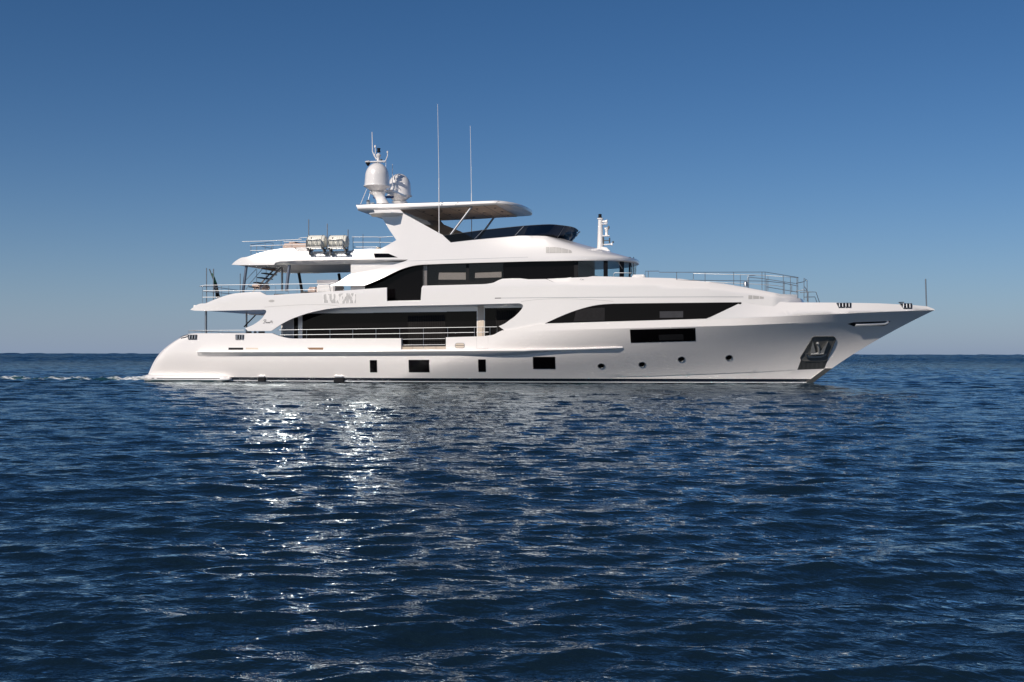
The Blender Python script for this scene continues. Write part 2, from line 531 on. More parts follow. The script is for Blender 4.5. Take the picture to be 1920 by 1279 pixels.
# hull paint: white, with boot stripe and dark bottom as bands of height
HULL = mat('hull paint', (0.85, 0.80, 0.765), 0.22, 0, 0.9)
n, l, pb = nodes(HULL)
geo = n.new('ShaderNodeNewGeometry'); sep = n.new('ShaderNodeSeparateXYZ'); l.new(geo.outputs['Position'], sep.inputs[0])
rmp = n.new('ShaderNodeValToRGB'); rmp.color_ramp.interpolation = 'CONSTANT'
mr = n.new('ShaderNodeMapRange'); mr.inputs['From Min'].default_value = -0.5; mr.inputs['From Max'].default_value = 0.5
l.new(sep.outputs['Z'], mr.inputs['Value']); l.new(mr.outputs['Result'], rmp.inputs['Fac'])
el = rmp.color_ramp.elements
el[0].position, el[0].color = 0.0, (0.010, 0.012, 0.016, 1)
el[1].position, el[1].color = 0.5+0.02, (0.66, 0.65, 0.66, 1)
e = el.new(0.5+0.075); e.color = (0.008, 0.009, 0.018, 1)
e = el.new(0.5+0.225); e.color = (0.85, 0.80, 0.765, 1)
l.new(rmp.outputs['Color'], pb.inputs['Base Color'])
no = n.new('ShaderNodeTexNoise'); no.inputs['Scale'].default_value = 0.55; no.inputs['Detail'].default_value = 2
tc = n.new('ShaderNodeTexCoord'); l.new(tc.outputs['Object'], no.inputs['Vector'])
bp = n.new('ShaderNodeBump'); bp.inputs['Distance'].default_value = 0.012; bp.inputs['Strength'].default_value = 0.6
l.new(no.outputs['Fac'], bp.inputs['Height']); l.new(bp.outputs['Normal'], pb.inputs['Normal'])
hull = obj('hull', bm, HULL, yacht, 13)

# ------------------------------------------------------------------ bow bulwark and decks
def tr(pts, b): return [onS(*p, b) for p in pts]
_bt = tr([(1390, 567.2), (1450, 567), (1497, 567.2), (1588, 567.7), (1647, 568.8), (1709, 572), (1738, 574.4)], bb)
_tipx = XS(ZTIP)
_bo = _bt + [(_tipx-0.03, ZTIP+0.05), (_tipx-0.01, ZTIP-0.01)] + [(x, z-0.012) for x, z in reversed(_k1) if x > onS(1326, 598, bh)[0]] + [onS(1324, 598.6, bb)]
bow = obj('bow_bulwark', skin(_bo, bb, 0.004, 0.16, px=False, dx=0.3, dz=0.3), WHITE, yacht, 30)
# main deck and foredeck floors
_xs = np.linspace(XA(1.3)+0.3, XEND+1, 24)
obj('main_deck', strip([(x, bh(x, 1.35)-0.19, 1.34) for x in _xs], 0.0, 0.12), TEAK, yacht)
_xs = np.linspace(XEND+1, XS(2.9)-0.3, 24)
obj('foredeck', strip([(x, max(0.05, bh(x, zk1(x)-0.35)-0.15), zk1(x)-0.35) for x in _xs], 0.03, 0.1), TEAK, yacht)

# ------------------------------------------------------------------ upper deck skin (bulwark, fashion plates, forward full-beam wall)
XN = onY(1513, 566, 0)[0]
XC0 = 4.0
_cr = [onY(*p, -3.6) for p in ((357, 579), (437, 562), (520, 557), (700, 549), (800, 542.5), (1000, 535), (1200, 534), (1330, 541), (1420, 549), (1480, 558), (1509, 566))]
zcr = Lin(_cr)
XTIPU = onY(356.7, 581, -3.2)[0]
X1000, X1210, X1324 = onY(1000, 530, -3.7)[0], onY(1210, 520, -3.5)[0], onY(1324, 598, -3.2)[0]
def coach(x):
    s = min(1, max(0, (x-XC0)/(XN-XC0)))
    return 3.74*(1-s**2.5)**(1/2.5)
def bs(x, z):
    b = min(3.74, coach(x))
    if x > XEND-3: b += (min(b, bh(x, zk1(max(x, _k1[3][0]))) - 0.02 - 0.16*sstep(X1324-0.5, X1324+3.5, x)) - b)*sstep(XEND-3, XEND+0.3, x)
    s = min(1, max(0, (x-XTIPU+0.15)/2.2))
    b *= 0.80+0.20*(1-(1-s)**2.4)**(1/2.4)
    if z < 3.75: b += min(0.06, 0.05*(3.75-z))*(1-sstep(XEND-3, XEND, x))
    c = zcr(x)
    if z > c:
        f = sstep(X1000, X1210+2, x)
        b -= f*0.97*(z-c) + (1-f)*(0.07*(z-c)+0.12*(z-c)**2)
    return max(b, 0.0)
up_top = crv([(356.7, 581), (363, 576), (370.8, 571), (378, 569.2), (386, 568.6), (400, 562.7), (416.7, 556.5), (437.5, 550.8), (468.7, 547.7), (487.5, 547)], 3)
up_top += [(493, 550), (500, 553.5), (512.5, 553), (591.7, 548.5), (650, 544.5), (718, 539.6), (725.5, 539.2), (725.5, 564.8), (788.8, 564.8), (790.5, 540), (793, 535.8), (867, 534), (905, 533)]
up_top += crv([(913, 532.4), (925, 530.2), (934, 525.8), (942, 522.8)], 3) + [(960.6, 522), (975, 522), (991, 523.8), (1024, 523.3), (1037, 529), (1068.5, 529), (1069, 521), (1101, 519.6), (1111.7, 518), (1183.5, 519.8), (1209, 520.4), (1258, 521.6)]
up_top += crv([(1280, 523.3), (1306, 526.4), (1330, 528.8)], 3) + [(1330, 598.4)]
up_bot = [(1324, 599), (1200, 602.6), (1100, 605.6), (1022, 608), (1000, 616.4), (948.6, 621.4), (935, 611.8)]
up_bot += crv([(935, 611.8), (946, 607), (956.6, 599.5), (965, 593.5), (976.4, 582), (980.5, 574.5), (978.5, 570.6), (972.5, 568.8)], 3)[1:]
up_bot += [(859, 571.7), (751, 573.8), (660, 576.2)] + crv([(637, 577), (615, 579.2), (588, 584.7), (575, 588), (550, 596.7), (529, 607), (512.5, 618), (508, 620.6)], 3)
up_bot += [(464.6, 620.6), (459.4, 615.4)] + crv([(459.4, 615.4), (475, 609), (489.6, 598.7), (497, 589), (499.2, 584.5), (498, 581.6), (494, 580.6)], 3)[1:]
up_bot += [(440, 582.2), (385, 583.2), (365, 582.6)]
nose_cuts = [XN-0.9, XN-0.6, XN-0.4, XN-0.25, XN-0.12, XN-0.06, XN-0.02]
updk, _ = pair('upper_deck_bulwark', up_top+up_bot, bs, WHITE, yacht, 30, off=0.006, thick=0.09, dx=0.25, dz=0.16)
# forward coachroof, wrapping round its nose
_xs0 = onS(1329, 545, bs)[0]
_ctop = Lin(tr([(1325, 528.2), (1359, 532), (1394, 538), (1421, 543), (1463, 551), (1485, 556.4)], bs) + [onY(1503, 561.5, 0)])
def crow(xn, dz, dn=0.0, zfun=None):
    return (_xs0, _xs0+0.001, xn, 1.0, 2.4, zfun)
def cw(zf):
    return lambda x: bs(x, zf(x))+0.006
_XT = onY(1503, 561.5, 0)[0]
def coach_bm():
    bm = bmesh.new(); R = []
    levels = [lambda x: zcr(x)-0.9, lambda x: zcr(x)-0.4, lambda x: zcr(x)-0.15, lambda x: zcr(x)-0.02, lambda x: zcr(x)+0.02,
              lambda x: zcr(x)+(_ctop(x)-zcr(x))*0.5, lambda x: _ctop(x)-0.02, lambda x: _ctop(x)]
    for i, zf in enumerate(levels):
        pts = []
        xn = XN-0.06 if i < 4 else XN-0.08-(XN-0.08-_XT)*(i-4)/3
        for a in np.linspace(0, math.pi/2, 44):
            x = _xs0+(xn-_xs0)*math.sin(a)
            s_ = (x-_xs0)/(xn-_xs0)
            b = bs(x, max(zcr(x)-0.05, min(zf(x), zcr(x)+5)))+0.006
            if i == len(levels)-1: b -= 0.03
            lim = 3.4*(1-min(1, s_)**2.6)**(1/2.2)
            pts.append((x, max(0.0, min(b, lim)), zf(x)))
        pts[-1] = (pts[-1][0], 0.0, pts[-1][2])
        R.append([bm.verts.new((x, -b, z)) for x, b, z in pts] + [bm.verts.new((x, b, z)) for x, b, z in reversed(pts[:-1])])
    for A, B in zip(R, R[1:]):
        for k in range(len(A)-1): bm.faces.new((A[k], A[k+1], B[k+1], B[k]))
    A = R[-1]; h = len(A)//2
    for k in range(h):
        bm.faces.new([A[k], A[k+1], A[-2-k], A[-1-k]] if k < h-1 else [A[k], A[k+1], A[-1-k]])
    bmesh.ops.recalc_face_normals(bm, faces=bm.faces)
    return bm
croof = obj('forward_coachroof', coach_bm(), WHITE, yacht, 35)
# step facet under the wing station
pair('side_step', [(1036, 528.4), (1070, 529.6), (1070, 519.5), (1060, 521), (1024, 522.6)], bs, WHITE, yacht, off=-0.16, thick=0.05)
# upper deck slab
_e = [onS(*p, bs) for p in ((362, 581.5), (385, 582.2), (440, 581.2), (496, 580), (637, 576.6), (751, 573.4), (859, 571.2), (972, 568.6))]
_e += [(x, _e[-1][1]+0.012*(x-_e[-1][0])) for x in np.linspace(_e[-1][0]+0.6, XN-0.5, 16)]
zslab = Lin(_e)
_xx = sorted(set([x for x, z in _e] + list(np.linspace(_e[0][0], _e[0][0]+2.5, 8))))
obj('upper_deck', strip([(x, max(0.05, bs(x, zslab(x))-0.05), zslab(x)+0.26) for x in _xx], 0.0, 0.25), WHITE, yacht)
# coachroof top
_rt = tr([(1209, 521.4), (1258, 522.6), (1306, 527.4), (1328, 529.6)], bs)
obj('coachroof', strip([(x, max(0.05, bs(x, z)-0.03), z) for x, z in _rt], 0.02, 0.1, 10), WHITE, yacht)

# side trim: thin grooves
def line(name, pts, b, h=0.022, m=LOUVRE, off=0.010, parent=None, label=None):
    P = tr(pts, b)
    pl = [(x, z+h/2) for x, z in P] + [(x, z-h/2) for x, z in reversed(P)]
    return obj(name, skin(pl, b, off, 0.004, px=False, both=False, dx=0.5, dz=5), m, parent or yacht, 30, label)
line('groove', [(939, 559), (1100, 557.6), (1250, 557), (1394, 556.8)], bs, 0.02, DULLSTEEL, parent=updk)
line('vent_slot', [(928, 559.2), (939.5, 559)], bs, 0.035, BLACK, parent=updk)
line('groove', crv([(977, 565.5), (1000, 562.5), (1030, 560.6), (1070, 560.3), (1110, 562), (1150, 565)], 3), bs, 0.014, LOUVRE, parent=updk)
line('groove', crv([(496, 576), (520, 574.3), (560, 571.8), (590, 571.2), (620, 572), (637, 574.5)], 3), bs, 0.014, LOUVRE, parent=updk)
# forward saloon window and the dark glass in the full-beam wall
w = obj('side_window', skin(crv([(1022, 606.6), (1035, 600.5), (1060, 589.5), (1085, 580.5), (1110, 573.8), (1130, 570.8), (1150, 569.6)], 4) + [(1200, 568.8), (1300, 567.8), (1390, 566.8), (1390.5, 569.5), (1324, 597.6), (1250, 599.8), (1150, 602.8)], bs, 0.026, 0.012, both=False), GLASS, yacht)
def pane_blind(name, quad, b, off, m, parent):
    return obj(name, skin(quad, b, off, 0.006, both=False), m, parent)
BLIND2 = vary(mat('grey blind behind glass', (0.05, 0.05, 0.055), 0.6, spec=0.1), 4, 0.2)
BLIND3 = vary(mat('dark curtain and reflection', (0.018, 0.017, 0.018), 0.6, spec=0.1), 9, 0.3)  # dark curtain tone, also used for the reflection painted on a hull window
pane_blind('blind', [(1237, 584), (1281, 583.5), (1281, 595.5), (1237, 596.2)], bs, 0.034, BLIND2, w)
pane_blind('blind', [(1080, 583), (1104, 578), (1134, 577), (1134, 601), (1076, 603)], bs, 0.034, BLIND3, w)
# anchor-side grille of slats by the forward rail, and the aft vent with broken reflections painted in
for q in ([(1403.4, 553.6), (1410.8, 554), (1410.8, 560.8), (1403.4, 561)], [(1412, 554.1), (1423, 555.2), (1423, 560.5), (1412, 560.8)], [(1424.2, 555.6), (1432, 556.6), (1432, 560.2), (1424.2, 560.4)]):
    obj('louvre', skin(q, bs, 0.012, 0.01, both=False), LOUVRE, updk)
VENT = mat('perforated grille with painted reflections', (0.5, 0.48, 0.46), 0.4)
n, l, pb = nodes(VENT)
tc = n.new('ShaderNodeTexCoord')
wv = n.new('ShaderNodeTexWave'); wv.wave_type = 'BANDS'; wv.bands_direction = 'X'; wv.inputs['Scale'].default_value = 4.2; wv.inputs['Distortion'].default_value = 1.0
wz = n.new('ShaderNodeTexWave'); wz.wave_type = 'BANDS'; wz.bands_direction = 'Z'; wz.inputs['Scale'].default_value = 5.5; wz.inputs['Distortion'].default_value = 2.0
nz = n.new('ShaderNodeTexNoise'); nz.inputs['Scale'].default_value = 3.2; nz.inputs['Detail'].default_value = 3  # pale blotches: broken reflections painted into the grille colour
mp = n.new('ShaderNodeMapping'); mp.inputs['Scale'].default_value = (1.6, 0, 0.7)
l.new(tc.outputs['Object'], mp.inputs['Vector']); l.new(mp.outputs['Vector'], nz.inputs['Vector'])
for q in (wv, wz): l.new(tc.outputs['Object'], q.inputs['Vector'])
mm = n.new('ShaderNodeMath'); mm.operation = 'MULTIPLY'; l.new(wv.outputs['Fac'], mm.inputs[0]); l.new(wz.outputs['Fac'], mm.inputs[1])
ma = n.new('ShaderNodeMath'); ma.operation = 'ADD'; l.new(mm.outputs[0], ma.inputs[0])
mr = n.new('ShaderNodeMapRange'); mr.inputs['From Min'].default_value = 0.47; mr.inputs['From Max'].default_value = 0.56
l.new(nz.outputs['Fac'], mr.inputs['Value']); l.new(mr.outputs['Result'], ma.inputs[1])
cr = n.new('ShaderNodeValToRGB'); cr.color_ramp.elements[0].color = (0.36, 0.35, 0.34, 1); cr.color_ramp.elements[1].color = (0.8, 0.77, 0.75, 1)
cr.color_ramp.elements[0].position = 0.05; cr.color_ramp.elements[1].position = 0.8
l.new(ma.outputs[0], cr.inputs['Fac']); l.new(cr.outputs['Color'], pb.inputs['Base Color'])
obj('grille', skin([(604.5, 551.5), (667.5, 549.7), (667, 568.6), (640, 569.4), (606, 567.5)], bs, 0.012, 0.01, both=False), VENT, updk)
obj('oval_vent', skin([(503, 564.5), (507, 562.4), (512, 562.2), (515.5, 564.2), (512, 566.6), (507, 566.8)], bs, 0.012, 0.01, both=False), LOUVRE, updk)
# maker's script on the aft fashion plate: pen strokes
def px_tubes(name, strokes, b, r, m, parent, off=0.012, Y=None):
    bm = bmesh.new()
    for s in strokes:
        pts = []
        for p in s:
            x, z = onS(*p, b)
            pts.append((x, -b(x, z)-off, z))
        add_tube(bm, pts, r, 5)
    return obj(name, bm, m, parent)
strokes = []
def glyph(seq): strokes.append(crv([(493.5+19.5*u, 606-6.6*v) for u, v in seq], 4))
glyph([(0.0, -0.12), (0.08, 0.1), (0.2, 0.95)])                                                        # B: stem
glyph([(0.02, 0.62), (0.08, 0.92), (0.22, 1.02), (0.30, 0.86), (0.24, 0.62), (0.13, 0.5)])
glyph([(0.13, 0.5), (0.26, 0.42), (0.25, 0.16), (0.12, 0.0), (0.03, 0.08)])
glyph([(0.28, 0.14), (0.35, 0.34), (0.38, 0.24), (0.32, 0.06), (0.36, 0.0), (0.42, 0.14)])            # e
glyph([(0.42, 0.0), (0.46, 0.34)]); glyph([(0.43, 0.1), (0.50, 0.32), (0.49, 0.02), (0.54, 0.1)])     # n
glyph([(0.54, 0.14), (0.60, 0.34), (0.62, 0.24), (0.57, 0.06), (0.61, 0.0), (0.66, 0.14)])            # e
glyph([(0.70, 0.02), (0.76, 0.80)]); glyph([(0.79, 0.02), (0.85, 0.80)]); glyph([(0.69, 0.5), (0.92, 0.56)])   # tt
glyph([(0.91, 0.34), (0.89, 0.04), (0.95, 0.1)]); glyph([(0.935, 0.52), (0.94, 0.58)])                # i
px_tubes('lettering', strokes, bs, 0.0075, DARKGREY, updk)

# ------------------------------------------------------------------ hull fittings
bm = bmesh.new()
_rp = tr([(371, 661), (374, 660.3)] + [(x, 660.2-0.0042*(x-375)) for x in range(385, 1000, 25)] + [(1000, 656.6), (1040, 655.6), (1080, 654.6), (1120, 653.2), (1155, 652), (1168, 651.4)], bh)
_path = [(x, -bh(x, z), z) for x, z in _rp]
_nr = len(_path)
def rail_sect(i):
    x = _path[i][0]
    f = 1.0 if i > 1 else (0.25, 0.8)[i]
    g = 1-0.86*sstep(-0.5, 4.2, x)
    if i == _nr-1: f = 0.3
    o, h = 0.28*f*(0.22+0.78*g), 0.24*g
    return [(0, 0.06, 0.055), (0, -o*0.75, 0.048), (0, -o*0.96, 0.028), (0, -o, 0.0), (0, -o*0.95, -0.025), (0, 0.03, -h)]
sweep(bm, _path, rail_sect)
obj('rub_rail', bm, WHITE, hull, 40)
def quad_skin(name, q, b, m, parent, off=0.008, th=0.006, label=None):
    return obj(name, skin(q, b, off, th, both=False, dx=0.2, dz=0.1), m, parent, 38, label)
def rr(cx, cy, hw, hh, n=3, r=1.2, lean=0.0):
    out = []
    for sx_, sy_, a0 in ((1, -1, -90), (1, 1, 0), (-1, 1, 90), (-1, -1, 180)):
        for k in range(n+1):
            a = R_(a0+90*k/n)
            X, Y = cx+sx_*(hw-r)+r*math.cos(a), cy+sy_*(hh-r)+r*math.sin(a)
            out.append((X+lean*(Y-cy), Y))
    return out
FRAME = mat('bright window edge', (0.55, 0.53, 0.51), 0.3)
for cx_, cy_, hw, hh in ((700.4, 686.8, 6.6, 11.4), (785.8, 686.5, 19.3, 11.6), (903.9, 685.7, 7.0, 11.6), (1020.3, 680.6, 20.8, 11.3)):
    f = quad_skin('hull_window', rr(cx_, cy_, hw+0.7, hh+0.7, 2, 1.0, 0.025), bh, FRAME, hull, 0.003, 0.004)
    quad_skin('pane', rr(cx_, cy_, hw, hh, 2, 0.8, 0.025), bh, GLASS, f, 0.010, 0.005)
f = quad_skin('hull_window', [(1180.5, 617.6), (1304.4, 614.6), (1305.2, 640.3), (1182.2, 643.8)], bh, FRAME, hull, 0.003, 0.004)
quad_skin('pane', [(1181.2, 618.2), (1303.6, 615.2), (1304.4, 639.6), (1183, 643)], bh, GLASS, f, 0.010, 0.005)
quad_skin('painted_reflection', [(1235, 628), (1281, 626.5), (1282, 637), (1236, 638.5)], bh, BLIND3, f, 0.016, 0.004)  # reflection on the pane, painted as a thin patch
for px, py in ((1127.1, 686), (1203.7, 683.3), (1277.4, 673.4), (1366.6, 670.5)):
    x, z = onS(px, py, bh)
    y = -bh(x, z)
    e = 0.03
    tx = Vector((2*e, -(bh(x+e, z)-bh(x-e, z)), 0)); tz = Vector((0, -(bh(x, z+e)-bh(x, z-e)), 2*e))
    nrm = tx.cross(tz).normalized()
    bm = bmesh.new(); add_lathe(bm, (x, y, z), [(0.178, -0.03), (0.178, 0.012), (0.165, 0.02), (0.14, 0.016), (0.13, -0.01)], 24, nrm)
    p = obj('porthole', bm, CHROME, hull)
    bm = bmesh.new(); add_lathe(bm, (x, y, z), [(0.001, 0.006), (0.135, 0.006), (0.135, -0.03)], 24, nrm)
    obj('pane', bm, GLASS, p)
# scupper slots, oval vent, boarding-door seam
quad_skin('scupper', [(428.5, 652), (456, 652), (456, 656), (428.5, 656)], bh, BLACK, hull)
quad_skin('scupper', [(461, 652), (484, 652.4), (484, 655), (461, 655)], bh, CREAM, hull)
quad_skin('scupper', [(576, 651.8), (606, 651.8), (606, 655.8), (580, 655.8)], bh, TEAK, hull)
f = quad_skin('oval_vent', rr(862.2, 648, 9.2, 5.0, 4, 4.0), bh, DULLSTEEL, hull, 0.004, 0.01)
quad_skin('vent_plate', rr(862.2, 648, 8.4, 4.2, 4, 3.4), bh, CREAM, f, 0.014, 0.006)
quad_skin('vent_bar', [(854, 647.6), (870.5, 647.4), (870.5, 648.2), (854, 648.4)], bh, DARKGREY, f, 0.022, 0.003)
px_tubes('door_seam', [[(893.8, 633), (893.8, 654)], [(915.2, 632), (915.2, 653.4)], [(893.8, 654), (915.2, 653.4)]], bh, 0.006, LOUVRE, hull, 0.001)
# fairleads (open rollers in a chrome frame)
def fairlead(x0, y0, x1, y1, b, slope=0.0, n=3):
    cx_, cy_ = (x0+x1)/2, (y0+y1)/2
    root = quad_skin('fairlead', [(x0, y0), (x1, y0), (x1-0.5, y1), (x0+slope, y1)], b, BLACK, yacht, 0.012, 0.008)
    px_tubes('chrome_frame', [[(x0, y0), (x1, y0), (x1-0.5, y1), (x0+slope, y1), (x0, y0)]], b, 0.022, CHROME, root, 0.03)
    bm = bmesh.new()
    for k in range(n):
        u = x0+slope*0.5 + (x1-x0-slope*0.5)*(k+0.6)/(n+0.2)
        X, Z0 = onS(u, y1-0.8, b); X1_, Z1 = onS(u, y0+0.8, b)
        Y = -b(X, (Z0+Z1)/2)-0.05
        add_tube(bm, [(X, -b(X, Z0)-0.05, Z0), (X, -b(X, Z1)-0.05, Z1)], 0.042, 10)
    obj('roller', bm, CHROME, root)
fairlead(353.5, 628, 369.5, 636, bh, 0, 3)
fairlead(442.5, 628, 457.5, 636.5, bh, 0, 3)
fairlead(1568.5, 568.6, 1596, 576.6, bb, 4, 4)
fairlead(1687, 569.5, 1710, 578.3, bb, 7, 3)
px_tubes('mooring_horn', [[(1685, 567.5), (1694, 567), (1695.5, 574)]], bb, 0.03, CHROME, yacht, 0.05)
# slot with a white tube on the bow
f = quad_skin('bow_recess', [(1589, 607.4), (1600, 604.4), (1655, 602.6), (1669.5, 602), (1664, 609), (1657, 611.4), (1600, 611.8)], bh, BLACK, hull, 0.006, 0.006)
px_tubes('recess_lip', [crv([(1604, 609.2), (1625, 608.6), (1650, 607.4), (1660, 606.4), (1666, 603)], 3)], bh, 0.075, WHITE, f, 0.01)
# anchor pocket, chafe plate, stem plate
_pk = []
for (cx_, cy_), (r0, a0) in zip(((1560, 637.5), (1545, 670.5), (1507.5, 670.5), (1528, 637.5)), ((6.5, -90), (6.5, 0), (6.5, 90), (6.5, 180))):
    for k in range(5):
        a = R_(a0+90*k/4); _pk.append((cx_+r0*math.cos(a), cy_+r0*math.sin(a)))
RECESS = vary(mat('dark weathered steel', (0.12, 0.12, 0.115), 0.5), 8, 0.25)
pk = quad_skin('anchor_pocket', _pk, bh, RECESS, hull, 0.005, 0.006)
px_tubes('pocket_rim', [_pk+[_pk[0]]], bh, 0.03, DARKGREY, pk, 0.012)
px_tubes('pocket_roller', [crv([(1512, 664), (1514, 668), (1524, 669), (1540, 668), (1549, 664)], 4)], bh, 0.07, DULLSTEEL, pk, 0.05)
CHAFE = mat('ribbed steel plate', (0.12, 0.12, 0.115), 0.4, 0.6)
n, l, pb = nodes(CHAFE)
tc = n.new('ShaderNodeTexCoord'); wv = n.new('ShaderNodeTexWave'); wv.bands_direction = 'X'; wv.inputs['Scale'].default_value = 5.0
l.new(tc.outputs['Object'], wv.inputs['Vector'])
cr = n.new('ShaderNodeValToRGB'); cr.color_ramp.elements[0].color = (0.03, 0.03, 0.03, 1); cr.color_ramp.elements[1].color = (0.22, 0.22, 0.21, 1)
l.new(wv.outputs['Fac'], cr.inputs['Fac']); l.new(cr.outputs['Color'], pb.inputs['Base Color'])
bp = n.new('ShaderNodeBump'); bp.inputs['Distance'].default_value = 0.02; l.new(wv.outputs['Fac'], bp.inputs['Height']); l.new(bp.outputs['Normal'], pb.inputs['Normal'])
quad_skin('chafe_plate', [(1502, 674), (1508, 677.6), (1546, 677.6), (1552.5, 674), (1545.6, 691.4), (1495, 693.4)], bh, CHAFE, hull, 0.006, 0.006)
bm = bmesh.new()
_sz = np.linspace(-0.4, onY(1557.3, 690.6, 0)[1], 8)
sweep(bm, [(XS(z)+0.02, 0, z) for z in _sz], lambda i: [(0, -0.03, 0), (0, 0.03, 0), (-0.35, 0.16+0.05*(7-i)/7, 0), (-0.35, -0.16-0.05*(7-i)/7, 0)])
obj('stem_plate', bm, RECESS, hull)
ANCHOR = vary(mat('galvanised grey steel', (0.30, 0.30, 0.29), 0.4, 0.2), 6, 0.2)
# anchor: stands in its pocket, a thing of its own
anch = thing('anchor', 'dark grey steel anchor stowed in the rounded pocket low on the bow', 'anchor', tuple(Vector((onS(1530, 655, bh)[0], -bh(*onS(1530, 655, bh))-0.1, onS(1530, 655, bh)[1]))))
def bpt(px, py, off):
    x, z = onS(px, py, bh); return Vector((x, -bh(x, z)-off, z)) - Vector(anch.location)
bm = bmesh.new(); add_tube(bm, [bpt(1533, 645, 0.1), bpt(1535, 653, 0.12), bpt(1535.5, 665, 0.1)], 0.06, 8); add_tube(bm, [bpt(1532, 646, 0.2), bpt(1533.5, 643, 0.1)], 0.07, 8)
obj('shank', bm, ANCHOR, anch)
for tip, basel, baser in (((1524, 640), (1518.5, 663), (1530, 664)), ((1553, 640), (1537, 660), (1545, 661))):
    bm = bmesh.new()
    a, b_, c_ = bpt(*tip, 0.04), bpt(*basel, 0.1), bpt(*baser, 0.1)
    nrm = Vector((0, -1, 0))*0.05
    top = [bm.verts.new(v+nrm) for v in (a, b_, c_)]; bot = [bm.verts.new(v-nrm) for v in (a, b_, c_)]
    bm.faces.new(top); bm.faces.new(bot[::-1])
    for k in range(3): bm.faces.new((top[k], bot[k], bot[(k+1) % 3], top[(k+1) % 3]))
    bmesh.ops.recalc_face_normals(bm, faces=bm.faces)
    obj('fluke', bm, ANCHOR, anch)
bm = bmesh.new(); add_tube(bm, [bpt(1520, 664, 0.1), bpt(1544, 662.5, 0.1)], 0.07, 8); obj('crown', bm, ANCHOR, anch)
# swim platform
def slab_var(st, e=0.05):
    """st: (x, b, ztop, zbot) -> rounded-edge slab"""
    bm = bmesh.new(); rings = []
    for x, b, zt, zb in st:
        h = (zt-zb); i = min(e*2, b*0.5)
        sec = [(-b, zb+h*0.3), (-b, zt-h*0.35), (-b+i*0.3, zt-h*0.1), (-b+i, zt), (-b*0.4, zt+0.01), (b*0.4, zt+0.01), (b-i, zt), (b-i*0.3, zt-h*0.1), (b, zt-h*0.35), (b, zb+h*0.3), (b-i, zb), (0, zb), (-b+i, zb)]
        rings.append([bm.verts.new((x, y, z)) for y, z in sec])
    n = len(rings[0])
    for A, B in zip(rings, rings[1:]):
        for k in range(n): bm.faces.new((A[k], A[(k+1) % n], B[(k+1) % n], B[k]))
    bm.faces.new(rings[0][::-1]); bm.faces.new(rings[-1])
    bmesh.ops.recalc_face_normals(bm, faces=bm.faces)
    return bm
_p0, _p1 = onY(261, 709, -3.75)[0], onY(429, 709, -3.85)[0]
_zt, _zb = onY(290, 702.6, -3.8)[1], onY(290, 715.5, -3.8)[1]
_pst = []
for s_ in (0, 0.01, 0.03, 0.07, 0.12):
    _pst.append((_p0+(_p1-_p0)*s_, 3.2+0.62*math.sqrt(min(1, s_/0.12)), _zb+(_zt-_zb)*(0.75+0.25*min(1, s_/0.05)), _zb))
for s_ in np.linspace(0.2, 0.9, 9): _pst.append((_p0+(_p1-_p0)*s_, 3.86, _zt-(0.02*s_), _zb))
_pst += [(_p0+(_p1-_p0)*0.96, 3.85, _zt-0.08, _zb+0.05), (_p1, 3.8, _zt-0.17, _zb+0.1)]
plat = obj('swim_platform', slab_var(_pst, 0.07), WHITE, yacht, 50)
bpl = lambda x, z: float(np.interp(x, [s[0] for s in _pst], [s[1] for s in _pst]))
P = [onS(p, 709.4, bpl) for p in np.linspace(272, 412, 12)]
obj('navy_stripe', skin([(x, z+0.019) for x, z in P]+[(x, z-0.019) for x, z in reversed(P)], bpl, 0.004, 0.006, px=False, both=False), NAVY, plat)
for x0, x1 in ((484, 499), (626, 646)):
    x, z = onS((x0+x1)/2, 713, bh); y = -bh(x, z)
    bm = bmesh.new(); add_box(bm, (x, y-0.03, z), ((x1-x0)/37, 0.16, 0.24), None, 0.03)
    o_ = obj('exhaust_outlet', bm, BLACK, hull)
    bm = bmesh.new(); add_box(bm, (x, y-0.06, z+0.2), ((x1-x0)/40, 0.2, 0.07), None, 0.03)
    obj('outlet_lip', bm, WHITE, o_)
# stern rounded trim on the bulwark
px_tubes('stern_trim', [[(338, 633), (346, 629.5), (353, 628), (353, 631), (340, 634.5)]], bh, 0.03, CHROME, yacht, 0.01)

# ------------------------------------------------------------------ main deck house (recessed)
bm_ = lambda x, z: 2.72
house, _ = pair('main_deck_house', [(527, 577), (990, 565), (990, 662), (527, 662)], bm_, WHITE, yacht, off=0, thick=0.1)
for x0, x1, y0, y1 in ((551, 559, 596, 662), (567, 603, 588.2, 662), (603, 700, 587.4, 662), (700, 760, 586.2, 662), (760, 838, 585.4, 662), (838, 894, 584, 662), (909, 985, 577.5, 662)):
    quad_skin('window', [(x0, y0+0.2), (x1, y0-0.6), (x1, y1), (x0, y1)], bm_, GLASS, house, 0.006, 0.006)
CURT = vary(mat('sheer curtain behind glass', (0.035, 0.032, 0.03), 0.6, spec=0.1), 3, 0.3)
n, l, pb = nodes(CURT)
wv = n.new('ShaderNodeTexWave'); wv.bands_direction = 'X'; wv.inputs['Scale'].default_value = 3.4; wv.inputs['Distortion'].default_value = 2.5; wv.inputs['Detail'].default_value = 2
tc = n.new('ShaderNodeTexCoord'); l.new(tc.outputs['Object'], wv.inputs['Vector'])
cr = n.new('ShaderNodeValToRGB'); cr.color_ramp.elements[0].color = (0.006, 0.005, 0.005, 1); cr.color_ramp.elements[1].color = (0.017, 0.015, 0.014, 1); cr.color_ramp.elements[0].position = 0.35
l.new(wv.outputs['Fac'], cr.inputs['Fac']); l.new(cr.outputs['Color'], pb.inputs['Base Color'])
quad_skin('curtain', [(765, 592), (835, 590), (835, 650), (765, 650)], bm_, CURT, house, 0.014, 0.004)
